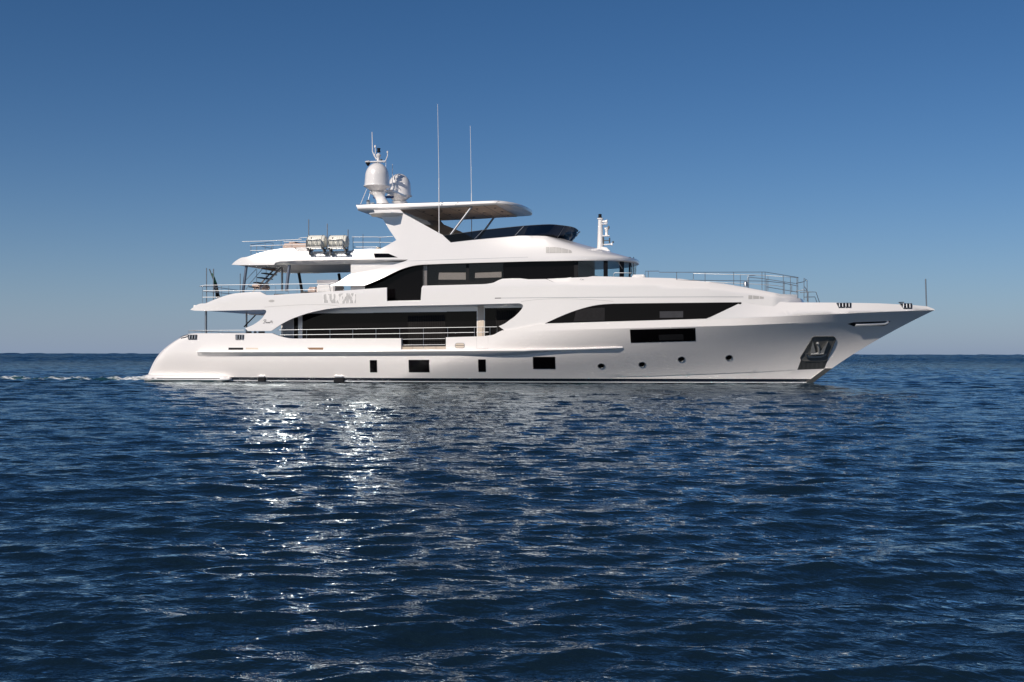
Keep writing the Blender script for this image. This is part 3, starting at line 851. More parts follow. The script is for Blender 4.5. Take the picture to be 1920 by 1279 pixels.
quad_skin('curtain', [(930, 582), (968, 581), (968, 640), (930, 640)], bm_, CURT, house, 0.014, 0.004)
quad_skin('door_post', [(896, 573), (907.5, 572.6), (907.5, 662), (896, 662)], bm_, CREAM, house, 0.03, 0.03)
quad_skin('door', [(531, 604), (549.5, 598), (549.5, 662), (531, 662)], bm_, GREY, house, 0.02, 0.02)
# side deck sill and gate inner face
obj('deck_sill', skin([(745, 648.8), (905, 648), (905, 660), (745, 660)], lambda x, z: 2.78, 0, 0.05, both=False), CREAM, yacht)
# ------------------------------------------------------------------ upper deck house and wheelhouse
XU0, XUN = onY(1075, 505, -3.0)[0], onY(1190.5, 505, 0.0)[0]
def bu(x, z):
    s = min(1, max(0, (x-XU0)/(XUN+0.10*(z-5.3)-XU0)))
    return 3.02*(1-s**2.3)**(1/2.3)
uh, _ = pair('upper_deck_house', [(657, 484), (700, 484), (800, 484), (800, 566), (657, 566)], bu, WHITE, yacht, off=-0.05, thick=0.06)
for q, m_ in (([(684, 545), (725, 569), (793, 569), (793.3, 488), (760, 490), (684, 520)], GLASS), ([(793.9, 488), (876.6, 486), (876.6, 541), (793.9, 541)], TINT), ([(877.2, 486), (943.4, 485), (943.4, 538), (877.2, 541)], TINT), ([(944, 485), (1030, 484), (1077.5, 483), (1077.5, 529), (1030, 532), (944, 536)], GLASS)):
    obj('window', skin(q, bu, 0, 0.012, both=False), m_, uh)
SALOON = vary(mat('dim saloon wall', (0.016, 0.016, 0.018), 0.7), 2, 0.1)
_xa, _xb = onY(700, 510, -2)[0], onY(1074, 510, -3)[0]
zc_ = onY(1028, 489, -3.0)[1]
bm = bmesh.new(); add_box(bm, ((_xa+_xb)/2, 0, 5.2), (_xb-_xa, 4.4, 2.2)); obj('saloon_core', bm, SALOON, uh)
for q in ([(824, 511), (874.5, 511), (874.5, 524.2), (823, 524.2)], [(824.5, 526.6), (874.5, 526.6), (874.5, 531), (824.5, 531)], [(892, 511.2), (941, 509.6), (941, 519.6), (891.5, 521)], [(892.5, 523), (941, 521.2), (941, 530), (892.5, 530)]):
    pass
def blind(q, off, m): return obj('blind', skin(q, bu, off, 0.01, both=False), m, uh)
blind([(822, 511), (872.5, 511), (872.5, 524.2), (821, 524.2)], -0.10, BLIND); blind([(822.5, 527), (872.5, 527), (872.5, 531), (822.5, 531)], -0.10, BLIND3)
blind([(890, 511.4), (939.5, 509.6), (939.5, 519.8), (889.5, 521.2)], -0.10, BLIND); blind([(890, 524), (939, 522.6), (939, 531), (890, 531)], -0.10, BLIND3)
obj('window_bar', skin([(793.2, 488), (794, 488), (794, 541), (793.2, 541)], bu, 0.004, 0.012, both=False), DARKGREY, uh)
obj('window_bar', skin([(874.6, 486), (879.4, 486), (879.4, 541), (874.6, 541)], bu, 0.004, 0.012, both=False), BLACK, uh)
obj('wheelhouse_window', skin([(1078, 482), (1150, 483), (1185, 487), (1192, 491), (1192, 524), (1078, 530)], bu, 0, 0.012, dx=0.2, fine=[XUN-0.3, XUN-0.2, XUN-0.12, XUN-0.07, XUN-0.03, XUN-0.01]), CLEAR, uh)
for x0, x1 in ((1076.5, 1084), (1131.6, 1139.5), (1161.5, 1170), (1179, 1182.5), (1187.5, 1188.7)):
    obj('mullion', skin([(x0, 482), (x1, 482), (x1, 526), (x0, 526)], bu, 0.004, 0.03, both=False), BLACK, uh)
# wheelhouse inside: aft bulkhead, floor, helm console with chairs
_zfl = onY(1150, 521, -3)[1]
bm = bmesh.new()
add_box(bm, (_xb+0.2, 0, 5.2), (0.1, 5.9, 2.0))
obj('wheelhouse_bulkhead', bm, INTERIOR, uh)
bm = bmesh.new(); add_box(bm, (onY(1172, 510, 0)[0]-0.1, 0, _zfl), (0.6, 3.0, 0.2), None, 0.04)
obj('helm_console', bm, INTERIOR, uh)
for yy in (-0.7, 0.7):
    bm = bmesh.new(); add_box(bm, (onY(1128, 510, 0)[0], yy, _zfl-0.02), (0.5, 0.5, 0.1), None, 0.04); add_lathe(bm, (onY(1128, 510, 0)[0]-0.2, yy, _zfl), [(0.16, 0), (0.17, 0.16), (0.12, 0.24), (0.001, 0.27)], 14)
    obj('helm_chair', bm, INTERIOR, uh)
_xs = np.linspace(_xb+0.2, XUN-0.15, 10)
obj('wheelhouse_floor', strip([(x, max(0.1, bu(x, 5)-0.06), _zfl-0.12) for x in _xs], 0, 0.05), INTERIOR, uh)

# ------------------------------------------------------------------ flybridge skin, arch and roof
XB1196 = onY(1196.5, 492, -0.3)[0]
XF0 = onY(1040, 489, -3.2)[0]
X845, X1000F = onY(845, 460, -3.1)[0], onY(985, 460, -3.1)[0]
X690 = onY(670, 480, -3.3)[0]
X760, X800, XTIPF = onY(757, 495, -3.4)[0], onY(800, 495, -3.3)[0], onY(434, 496.6, -2.9)[0]
def bf(x, z):
    up = max(0.0, z-(6.12-0.2*(1-sstep(X760, X845, x))))
    f = sstep(X845, X1000F, x)
    ua = min(up, 1.0)
    q = 1-sstep(X690, X760, x)
    W = 3.32 - 0.06*up - f*0.10*up*up - q*(0.05*ua+0.10*ua*ua)
    xn, x0 = XB1196-3.1*up, XF0-1.2*up
    xn = max(xn, x0+0.5)
    s = min(1, max(0, (x-x0)/(xn-x0)))
    b = W*(1-s**2.4)**(1/2.4)
    if z < 5.95:
        f = 1-sstep(X760, X800, x)
        b += f*(0.11*(5.95-z)+0.12*(5.95-z)**2) - (1-f)*0.25*(5.95-z)*min(1, b)
    t = min(1, max(0, (x-XTIPF+0.1)/2.0))
    b *= 0.80+0.20*(1-(1-t)**2.4)**(1/2.4)
    return max(b, 0.0)
fl_top = crv([(434, 496.6), (441, 490), (452, 483.5), (463, 481.6), (482, 475.6), (510, 469), (535, 465.4), (549.4, 464.4)], 3) + [(554, 468), (558.7, 472), (600, 471.5), (657, 470), (661, 468.8), (665.6, 468), (690, 466.9), (713, 466.6)]
fl_top += [(728, 459), (743, 450.3), (736.5, 440.5), (730, 431), (717, 409.5), (709, 401.4)]
fl_top += [(757, 400.6), (790, 418.6), (823, 437), (832, 441.5), (845, 454), (885, 449.5), (924, 446)] + crv([(945, 444), (966, 442.5), (984, 442.1), (1000, 442.2)], 3)
fl_bot = [(1000, 490), (924, 492), (840, 494.4)] + crv([(808, 495.6), (778.5, 497.8), (751, 505.5), (719, 520.4), (703, 527.6), (686.5, 534.2), (680.6, 535.8)], 4)
fl_bot += [(618, 536), (632, 530), (656, 514), (701, 505.6), (735, 497), (757.5, 490.6), (765, 486.8), (720, 486.8), (645, 487.3), (560, 489), (525, 490.4), (517, 492), (513.7, 496.8), (470, 497.2), (450, 497.2)]
fnose = [XB1196-q for q in (1.4, 1.0, 0.7, 0.45, 0.28, 0.16, 0.08, 0.03)]
fly, _ = pair('flybridge_side', fl_top+fl_bot, bf, WHITE, yacht, 30, off=0, thick=0.12, dx=0.25, dz=0.16)
# wheelhouse roof: brow, sloping crown and coaming in one wrap-round surface
_xa0 = onS(1000, 470, bf)[0]
ZLO = onS(1000, 490, bf)[1]; ZN = onY(1196.5, 495, -0.2)[1]
_xnb = onY(1197, 492, -0.15)[0]; _xnt = onY(1067, 452, 0)[0]
ztopc = Lin(tr([(1000, 442.2), (1007, 442.4), (1028, 444.4)], bf) + [onY(1048, 448.4, -1.9), onY(1067, 452, 0)])
zbotc = lambda x: ZLO + 0.05*sstep(_xa0, XF0, x)*0 + (ZN-ZLO)*sstep(XF0, _xnb, x)
WB, WT = 3.30, bf(_xa0, ztopc(_xa0))+0.010
_zn = [zbotc(_xnb), onY(1197.3, 491.5, 0)[1], onY(1194, 486, 0)[1], onY(1067, 452, 0)[1]]
def rrow(f, dz=None):
    """f: 0 brow top .. 1 coaming top"""
    def zf(x):
        zb, zt = zbotc(x)+0.24, ztopc(x)
        return None
    return f
_W = lambda dz: bf(_xa0, zbotc(_xa0)+dz)+0.010
_xa0 -= 0.06
rows = [(_xa0, XF0, _xnb-0.10, _W(0), 2.4, lambda x: zbotc(x)), (_xa0, XF0, _xnb-0.02, _W(0.04), 2.4, lambda x: zbotc(x)+0.04),
        (_xa0, XF0, _xnb, _W(0.12), 2.4, lambda x: zbotc(x)+0.12), (_xa0, XF0, _xnb-0.03, _W(0.21), 2.4, lambda x: zbotc(x)+0.21), (_xa0, XF0, _xnb-0.08, _W(0.235), 2.4, lambda x: zbotc(x)+0.235)]
bm = bmesh.new(); R = []
NS, NN = 10, 30
def ring(xa, x0, xn, W, ex, zf):
    P = [(xa+(x0-xa)*k/NS, W, 0) for k in range(NS)]
    for k in range(NN+1):
        a = math.pi/2*k/NN
        P.append((x0+(xn-x0)*math.sin(a)**(2/ex), W*max(0, math.cos(a))**(2/ex) if k < NN else 0.0, a))
    return [(x, y, zf(x)) for x, y, a in P]
rings = [ring(*r) for r in rows]
top = ring(_xa0, onY(1020, 443, -2.8)[0], _xnt, WT, 2.3, ztopc)
base = rings[-1]
for f in np.linspace(0, 1, 9)[1:]:
    g = [tuple(a+(b-a)*f for a, b in zip(p, q)) for p, q in zip(base, top)]
    k_ = (bf(_xa0, g[0][2])+0.008)/g[0][1]
    rings.append([(x, y*k_, z) for x, y, z in g])
V = []
for rg in rings:
    V.append([bm.verts.new((x, -y, z)) for x, y, z in rg] + [bm.verts.new((x, y, z)) for x, y, z in reversed(rg[:-1])])
for A, B in zip(V, V[1:]):
    for k in range(len(A)-1): bm.faces.new((A[k], A[k+1], B[k+1], B[k]))
A = V[-1]; h = len(A)//2
for k in range(h): bm.faces.new([A[k], A[k+1], A[-2-k], A[-1-k]] if k < h-1 else [A[k], A[k+1], A[-1-k]])
A = V[0]
for k in range(h): bm.faces.new([A[k], A[k+1], A[-2-k], A[-1-k]][::-1] if k < h-1 else [A[k], A[k+1], A[-1-k]][::-1])
bmesh.ops.recalc_face_normals(bm, faces=bm.faces)
wroof = obj('wheelhouse_roof', bm, WHITE, yacht, 40)
# chamfer below the aft overhang
zchf = Lin([onS(*p, bf) for p in ((513.7, 493.6), (525, 490.6), (560, 489), (645, 487.3), (720, 486.8), (765, 486.6))])
bchf = lambda x, z: bf(x, zchf(x)) - 1.4*max(0, zchf(x)-z)
pair('overhang_chamfer', [(514, 493.4), (525, 490), (560, 488.6), (645, 487), (720, 486.6), (765, 486.4), (757, 488.4), (700, 492.3), (658, 494.9), (600, 496.2), (517.5, 497.3)], bchf, WHITE, fly, off=0.0, thick=0.06)
# fly deck / ceiling slab
_e = [onS(*p, bf) for p in ((438, 496.4), (450, 496.6), (470, 496.6), (513, 496.4))]
_e += [onY(560, 496.4, -3.0), onY(600, 495.7, -3.0), onY(658, 494.5, -3.0)]
zfd = Lin(_e)
_xx = [x for x, z in _e]
ed = [(x, min(bf(x, zfd(x)+0.05)-0.06, 3.06 if x > _xx[3] else 9), zfd(x)+0.14) for x in list(np.linspace(_xx[0], _xx[3], 9)) + _xx[4:]]
CEIL = vary(mat('grey deck ceiling', (0.26, 0.26, 0.245), 0.4), 2, 0.06)
obj('fly_deck', strip(ed, 0, 0.13), CEIL, yacht)
_zr = zc_+0.03
_xs = list(np.linspace(_xx[-1]+0.01, XU0, 10)) + []
obj('house_ceiling', strip([(x, max(0.05, min(bf(x, _zr+0.05)-0.1, 3.1)), _zr+0.16 if x > X760 else _zr+0.16) for x in _xs], 0, 0.12), INTERIOR, yacht)
# roof between the skin tops
_rf = tr([(845, 455.5), (885, 451), (924, 447.5), (966, 444), (1007, 444), (1028, 446), (1048, 449), (1068, 452.5)], bf)
_rz = Lin(_rf)
obj('fly_cockpit_floor', strip([(x, max(0.04, bf(x, z)-0.05), z-0.02) for x, z in _rf if x <= _xa0] + [(_xa0, bf(_xa0, ztopc(_xa0))-0.05, ztopc(_xa0)-0.05)], 0.0, 0.08, 10), WHITE, yacht)
line('groove', [(758.7, 489.8), (850, 486.6), (990, 482.2)], bf, 0.016, DULLSTEEL, 0.004, fly)
quad_skin('side_vent', [(700.8, 475.2), (728.2, 475.5), (746, 482.8), (703.2, 483.3)], bf, GLASS, fly)
def broof(x, z):
    """half breadth of the wheelhouse roof by interpolation between its rings"""
    best = None
    bl = []
    for rg in rings[4:]:
        bl.append((float(np.interp(x, [p[0] for p in rg], [p[2] for p in rg])), float(np.interp(x, [p[0] for p in rg], [p[1] for p in rg])) if x <= rg[-1][0] else 0.0))
    zs = [q[0] for q in bl]; bs_ = [q[1] for q in bl]
    return float(np.interp(z, zs, bs_))
for q in ([(1023.7, 463.3), (1030.2, 463.3), (1030.2, 474.4), (1023.7, 474.4)], [(1031, 463.3), (1042, 463.3), (1042, 474.4), (1031, 474.4)], [(1042.9, 463.4), (1053, 465), (1053, 474.4), (1042.9, 474.4)], [(1054, 465.2), (1065, 467.8), (1065, 474.4), (1054, 474.4)], [(1066, 468), (1071, 469.6), (1072, 472), (1072, 474.4), (1066, 474.4)]):
    quad_skin('louvre', q, broof, LOUVRE, wroof, 0.014)
# arch lining (tan inner faces) and outer fins
arch_px = [(710, 402), (757, 401.4), (790, 419.4), (822, 437.4), (832, 443), (842, 453.5), (760, 456), (743, 451), (730, 432), (717, 410.5)]
obj('arch_lining', skin(arch_px, bf, -0.135, 0.02, both=False), TAN, fly)
obj('arch_lining', skin([(705, 388), (765, 388), (772, 397), (806, 411), (842, 431), (856, 441), (858, 452), (760, 456), (743, 451), (730, 432), (717, 410.5)], bf, -0.135, 0.02, both=False, mirror=True), TAN, fly)
for sgn in (-1, 1):
    bm = bmesh.new()
    P = [onS(*p, bf) for p in ((697, 402), (712, 402.4), (728, 402.6), (742, 402.3), (757, 401))]
    vs = []
    for (x, z), o_ in zip(P, (0.25, 0.62, 0.82, 0.70, 0.02)):
        bi = bf(x, z)
        vs.append([bm.verts.new((x, sgn*(bi-0.1), z+0.05)), bm.verts.new((x-0.05, sgn*(bi+o_), z+0.04)), bm.verts.new((x-0.05, sgn*(bi+o_), z)), bm.verts.new((x, sgn*(bi-0.1), z-0.12))])
    for A, B in zip(vs, vs[1:]):
        for k in range(4): bm.faces.new((A[k], B[k], B[(k+1) % 4], A[(k+1) % 4]))
    bm.faces.new(vs[0]); bm.faces.new(vs[-1][::-1])
    bmesh.ops.recalc_face_normals(bm, faces=bm.faces)
    obj('arch_fin', bm, WHITE, fly, 30)
    bm = bmesh.new()
    slab_bm(bm, [onY(706, 402.5, -2.6), onY(700, 392, -2.6), onY(748, 390.5, -2.6), onY(760, 402.5, -2.6)], sgn*2.2, sgn*2.68)
    obj('arch_neck', bm, WHITE, fly, 30)
# windscreen
XW0, XWN, ZWB = onY(960, 440, -2.8)[0], onY(1068, 450, -0.4)[0], onY(1068, 450, -0.4)[1]
ztw = Lin(tr([(845, 454.6), (885, 450), (924, 446.4), (966, 442.8), (1000, 442.4)], bf))
def bw(x, z):
    xn = XWN + 0.85*(z-ZWB)
    s = min(1, max(0, (x-XW0)/(xn-XW0)))
    W = WT+0.01 if x > X1000F else bf(x, ztw(x))+0.01
    return max(0, W*(1-s**2.3)**(1/2.3))
wtop = [(831, 441.6), (860, 437.8), (903, 431.8), (945, 427.3)] + crv([(970, 424.8), (997, 422.6), (1030.4, 421), (1049, 422.4), (1066, 424.6), (1078, 427.6), (1084.4, 432.6)], 3)
wbot = crv([(1084, 434), (1076, 442), (1068, 450.6)], 2) + [(1045, 446.8), (1024, 444), (1004, 442.6), (966, 442.8), (924, 446.4), (885, 450), (845, 454.6)]
wsnose = [onY(1084, 433, 0)[0]-q for q in (0.6, 0.4, 0.25, 0.15, 0.07, 0.03, 0.01)]
ws = obj('windscreen', skin(wtop+wbot, bw, 0, 0.016, dx=0.2, fine=wsnose), SCREEN, yacht, 60)
px_tubes('screen_strip', [[(889.5, 448.8), (906, 432)]], bw, 0.016, CHROME, ws, 0.012)
px_tubes('screen_strip', [[(965.5, 442), (982, 424.6)]], bw, 0.016, CHROME, ws, 0.012)
px_tubes('screen_strip', [[(1045, 446), (1058.5, 424.2)]], bw, 0.014, CHROME, ws, 0.012)
px_tubes('top_rim', [wtop], bw, 0.014, DARKGREY, ws, 0.0)
bm = bmesh.new(); add_box(bm, (onY(1010, 440, 0)[0], 0, 7.25), (2.4, 3.6, 0.5), None, 0.15)
obj('helm_station', bm, DARKGREY, yacht)
# ------------------------------------------------------------------ hardtop
XH0, XHN = onY(925, 380, -2.8)[0], onY(996.5, 396, -0.6)[0]-0.2
def wh(x):
    s = min(1, max(0, (x-XH0)/(XHN-XH0)))
    return 2.78*(1-s**2.2)**(1/2.2)*(0.94+0.06*sstep(-9, -6.5, x))
bhd = lambda x, z: wh(x)
_ht = [onS(*p, bhd) for p in ((667.7, 383.6), (750, 381), (818, 378.8), (870, 377.4), (927, 375.6), (945, 376.6), (960.6, 379.2), (975, 383), (984, 386.6), (990, 390), (994, 393.6))]
_hb = [onS(*p, bhd) for p in ((670.7, 394.6), (748, 392.6), (857.7, 387.8), (885, 385.6), (931, 383.4), (950, 384.6), (968, 388.4), (984, 393), (994, 396.8))]
zht, zhb = Lin(_ht), Lin(_hb)
_xs = [_ht[0][0], _ht[0][0]+0.08] + list(np.linspace(_ht[0][0]+0.6, XH0, 14)) + list(XH0+(XHN-0.02-XH0)*np.sin(np.linspace(0.1, math.pi/2, 16)))
hard = obj('hardtop', slab_var([(x, max(0.05, wh(x)), zht(x), zhb(x) if i else zhb(x)+0.22) for i, x in enumerate(_xs)], 0.05), WHITE, yacht, 40)
LIN = mat('tan panelled ceiling', (0.50, 0.38, 0.29), 0.55)
n, l, pb = nodes(LIN)
tc = n.new('ShaderNodeTexCoord'); br = n.new('ShaderNodeTexBrick'); br.offset = 0
br.inputs['Color1'].default_value = (0.50, 0.38, 0.29, 1); br.inputs['Color2'].default_value = (0.53, 0.405, 0.31, 1); br.inputs['Mortar'].default_value = (0.10, 0.07, 0.055, 1)
br.inputs['Scale'].default_value = 1.0; br.inputs['Mortar Size'].default_value = 0.022; br.inputs['Brick Width'].default_value = 0.9; br.inputs['Row Height'].default_value = 1.75
l.new(tc.outputs['Object'], br.inputs['Vector']); l.new(br.outputs['Color'], pb.inputs['Base Color'])
_xs = np.linspace(onY(750, 392, -2.5)[0], onY(930, 384, -2.6)[0], 12)
obj('ceiling_panel', strip([(x, wh(x)-0.16, zhb(x)-0.004) for x in _xs], 0, 0.02), LIN, hard)
for k in range(5):
    for yy in (-1.6, 0, 1.6):
        x = _xs[1]+0.55+0.95*k
        bm = bmesh.new(); add_lathe(bm, (x, yy, zhb(x)-0.05), [(0.001, 0), (0.06, 0), (0.07, 0.02), (0.07, 0.04)], 12)
        obj('downlight', bm, DARKGREY, hard)
px_tubes('panel_seam', [[(852, 387.6), (855, 383), (860, 378.3)]], bhd, 0.012, LOUVRE, hard, 0.004)
px_tubes('panel_seam', [[(929, 383), (932, 379), (936, 376.4)]], bhd, 0.012, LOUVRE, hard, 0.004)
for sg in (-1, 1):
    a_, b_ = at(886, 386, -2.5), at(843, 439, -2.6)
    bm = bmesh.new(); add_tube(bm, [(a_.x, a_.y*-sg, a_.z), (b_.x, b_.y*-sg, b_.z-0.1)], 0.055, 12)
    obj('hardtop_strut', bm, CHROME, yacht)
# ------------------------------------------------------------------ rails, posts, masts
def P3(px, py, Y): return tuple(at(px, py, Y))
def railing(name, rails, posts, r=0.024, rp=0.018, m=CHROME, parent=None):
    r, rp = r*0.6, rp*0.72
    """rails: lists of (px, py, Y); posts: ((px,py,Y),(px,py,Y)); each post a sub-part"""
    bm = bmesh.new()
    for rl in rails: add_tube(bm, [P3(*p) for p in rl], r, 8)
    o = obj(name, bm, m, parent or yacht)
    for a, b in posts:
        q = bmesh.new(); add_tube(q, [P3(*a), P3(*b)], rp, 8)
        obj('post', q, m, o)
    return o
# main deck side rail
Yr = -3.62
mr_posts = [575, 618.7, 661.5, 705, 749.5, 794, 839.4, 889.5, 905, 918.8]
ty = lambda x: 619.2-0.0152*(x-520)
railing('side_deck_railing', [[(520.6, 619, Yr), (700, 616.4, Yr), (932, 613, Yr), (932, 629, Yr)], [(525, 628.2, Yr), (700, 626.3, Yr), (890, 623.4, Yr)], [(893, 623.2, Yr), (916, 622.8, Yr)]],
        [((x, ty(x), Yr), (x, 635 if x < 751 else 654.5 if x == 794 else 632, Yr)) for x in mr_posts], 0.026, 0.016)
railing('gate_railing', [[(752.5, 636.2, Yr), (835, 635, Yr)], [(752.5, 647, Yr), (835, 646.2, Yr)]], [((754, 634, Yr), (754, 655.5, Yr))], 0.018, 0.02)
# main deck aft rail
railing('aft_deck_railing', [[(354, 619.8, -3.3), (385, 619.6, -3.45), (458, 619.2, -3.5)], [(354, 619.8, -3.3), (354.5, 626, -3.3)]],
        [((x, 619.6, -3.45), (x, 625.5, -3.45)) for x in (366, 377.5, 397, 416.5, 429)], 0.02, 0.014)
railing('transom_railing', [[(354.5, 620, -3.3), (470, 625.4, 3.3)]], [((380, 621, -1.8), (380, 626, -1.8)), ((410, 622.4, -0.2), (410, 627, -0.2))], 0.02, 0.014, DULLSTEEL)
# stanchions aft
def pole(name, a, b, r, m=DULLSTEEL, r2=None):
    q = bmesh.new(); add_tube(q, [P3(*a), P3(*b)], r, 10, r2=r2); return obj(name, q, m, yacht)
pole('aft_stanchion', (386.2, 582, -3.3), (386.2, 625, -3.3), 0.06, DULLSTEEL)
pole('aft_stanchion', (462.2, 586, -1.2), (462.2, 626, -1.2), 0.05, DULLSTEEL)
pole('light_pole', (387.2, 502.5, -3.35), (387.2, 571, -3.35), 0.026)
pole('light_pole', (400.3, 504, -1.8), (400.3, 565, -1.8), 0.03)
pole('light_pole', (450.4, 513, -3.3), (450.4, 550, -3.3), 0.022)
pole('mooring_davit', (457.5, 613, -1.4), (479, 591, -1.2), 0.035, DARKGREY)
# cleats and coils in the gap under the fashion plate
for x0, x1 in ((463, 472), (476, 481), (484, 497)):
    c = at((x0+x1)/2, 623, -3.5)
    q = bmesh.new(); add_box(q, (c.x, c.y, c.z), ((x1-x0)/38, 0.2, 0.09), None, 0.03); obj('deck_cleat', q, BLACK, yacht)
c = at(490, 624, -3.3)
# upper deck rails
Yu = -3.5
railing('upper_deck_railing', [[(375, 536.8, Yu), (383, 535, Yu), (592, 532.2, Yu), (628, 531.6, Yu)], [(381, 545.4, Yu), (470, 545.3, Yu), (592, 543, Yu)], [(380, 557.5, Yu), (412, 557.3, Yu)]],
        [((x, 536, Yu), (x, y2, Yu)) for x, y2 in ((379.6, 570), (415.2, 559), (429, 553), (497, 552), (517, 553), (541, 552), (557, 551), (583, 550), (592, 549))], 0.026, 0.014)
railing('stern_railing', [[(374, 536.8, Yu), (398, 537.8, -1.6), (446, 544.2, 3.4)], [(381, 546, Yu), (446, 552.5, 3.4)]], [((404, 539, -0.6), (404, 560, -0.6)), ((428.5, 541.5, 1.6), (428.5, 556, 1.6))], 0.028, 0.018, DULLSTEEL)
railing('grab_rail', [[(617.5, 532.5, -3.45), (620, 530.2, -3.45), (628, 530.4, -3.45), (629.5, 533.5, -3.45), (629, 543, -3.45)], [(617.5, 532.5, -3.45), (619.5, 546, -3.45)], [(602, 543, -3.45), (619, 542.6, -3.45)]], [], 0.024, 0.02)
POSTBLUE = vary(mat('steel blue painted post', (0.16, 0.18, 0.22), 0.3, 0.5), 5, 0.05)
pole('deck_post', (462.3, 497.4, -3.0), (455.6, 548, -3.1), 0.075, POSTBLUE)
pole('deck_post', (542.6, 497, -2.95), (536.6, 546, -3.1), 0.085, POSTBLUE)
pole('deck_post', (560.3, 512, 3.0), (567, 551, 3.0), 0.085, BLACK)
pole('deck_post', (635.2, 513, 3.0), (638, 530, 3.0), 0.085, BLACK)
pole('deck_post', (528.9, 501, -0.6), (528.9, 546, -0.6), 0.06, DULLSTEEL)
# stairs to the fly deck
st = obj('stair_stringer', (lambda b: (add_tube(b, [P3(529, 499.8, -1.5), P3(487.5, 542.5, -1.5)], 0.06, 8), b)[1])(bmesh.new()), DULLSTEEL, yacht)
obj('stair_stringer', (lambda b: (add_tube(b, [P3(516, 503, 0.0), P3(474, 547, 0.0)], 0.045, 8), b)[1])(bmesh.new()), DULLSTEEL, yacht)
for (px, py) in ((507, 505.5), (504.8, 514), (497, 522.2), (490, 531.2), (481.3, 539.2)):
    c = at(px, py, -0.75)
    q = bmesh.new(); add_box(q, (c.x, c.y, c.z), (0.30, 1.5, 0.05), None, 0.012)
    obj('stair_tread', q, TEAK if py < 507 else BLACK, st)
railing('stair_handrail', [[(480, 505, -1.5), (458, 528, -1.5), (458, 534, -1.5)], [(494, 502, -1.5), (469, 531, -1.5), (461, 543, -1.5)]], [((481.3, 505, -1.5), (481.3, 531, -1.5)), ((499, 503, 0), (499, 527, 0))], 0.026, 0.022, DULLSTEEL)
# teak step lip and small lights under the overhang
for k, px in enumerate((478, 484, 491, 496, 503, 509, 514, 520)):
    c = at(px, 500.2, -2.4)
    q = bmesh.new(); add_box(q, (c.x, c.y, c.z), (0.11, 0.25, 0.05), None, 0.012); obj('deck_light', q, WHITE, yacht)
# fly deck rails
Yf = -3.0
railing('fly_deck_railing', [[(454, 453.2, Yf), (500, 452, Yf), (566, 448.8, Yf)], [(469, 461.4, Yf), (577, 458.4, Yf)], [(469.5, 470, Yf), (509.5, 469.4, Yf)], [(560, 447.5, Yf), (564, 446, Yf), (577, 445.4, Yf)], [(532, 453.6, Yf), (577, 452.6, Yf)]],
        [((x, ya, Yf), (x, yb, Yf)) for x, ya, yb in ((470.5, 458, 480), (481.3, 461, 477), (497, 456, 473), (509, 461, 470), (527, 451, 468), (547.5, 450, 466))], 0.026, 0.02)
railing('fly_stern_railing', [[(470, 459, Yf), (500, 455, 0.3), (512, 455.8, 2.8)], [(490, 462, -1.4), (510, 466, 2.8)]], [((512, 455.5, 2.8), (512, 470, 2.8))], 0.026, 0.02, DULLSTEEL)
railing('fly_side_railing', [[(660, 444.4, Yf), (706, 444.4, Yf), (712, 445, Yf), (737, 443.6, Yf)], [(662, 454.3, Yf), (712.5, 454.4, Yf), (735, 455, Yf)], [(662, 463.4, Yf), (708, 463.2, Yf)]],
        [((x, ya, Yf), (x, 470, Yf)) for x, ya in ((662, 444), (680.6, 439), (712.6, 445))], 0.022, 0.022, DULLSTEEL)
for px, y0 in ((578.8, 411.5), (613.6, 419.5), (652.6, 430.5)):
    pole('light_pole', (px, y0, -3.1), (px, 470, -3.1), 0.026, CHROME if px == 613.6 else DULLSTEEL)
# fly deck seating behind the rail
def block(name, x0, x1, y0, y1, Ya, Yb, m, bev=0.05):
    a, b = at(x0, y1, Ya), at(x1, y0, Ya)
    q = bmesh.new(); add_box(q, ((a.x+b.x)/2, (Ya+Yb)/2, (a.z+b.z)/2), (b.x-a.x, abs(Yb-Ya), b.z-a.z), None, bev)
    return obj(name, q, m, yacht)
block('fly_sofa', 529, 577, 455.5, 472, -2.5, -1.6, CUSHION, 0.08)
block('fly_bar', 541, 552, 452.5, 466, -1.4, 0.5, CUSHION)
block('fly_locker', 553, 577, 463.5, 474, -2.9, -2.6, WHITE)
block('deck_hatch', 704, 711, 463, 468.5, -2.9, -2.3, CREAM)
# upper deck furniture
block('bar_counter', 593.5, 627, 533.2, 549, -2.9, -1.4, WHITE)
block('wind_screen', 594, 634, 524.6, 533, -2.3, -2.2, vary(mat('frosted grey panel', (0.30, 0.29, 0.31), 0.3), 6, 0.1), 0.01)
block('deck_sofa', 576, 593, 538, 550, -2.6, -1.4, CUSHION, 0.08)
block('deck_table', 472, 486, 532, 541.5, -0.9, 0.6, CUSHION, 0.06)
block('deck_step', 513, 532, 551, 553.8, -3.3, -2.6, BLACK, 0.02)
block('deck_locker', 563, 573, 546, 551, -3.2, -2.6, DARKGREY, 0.03)
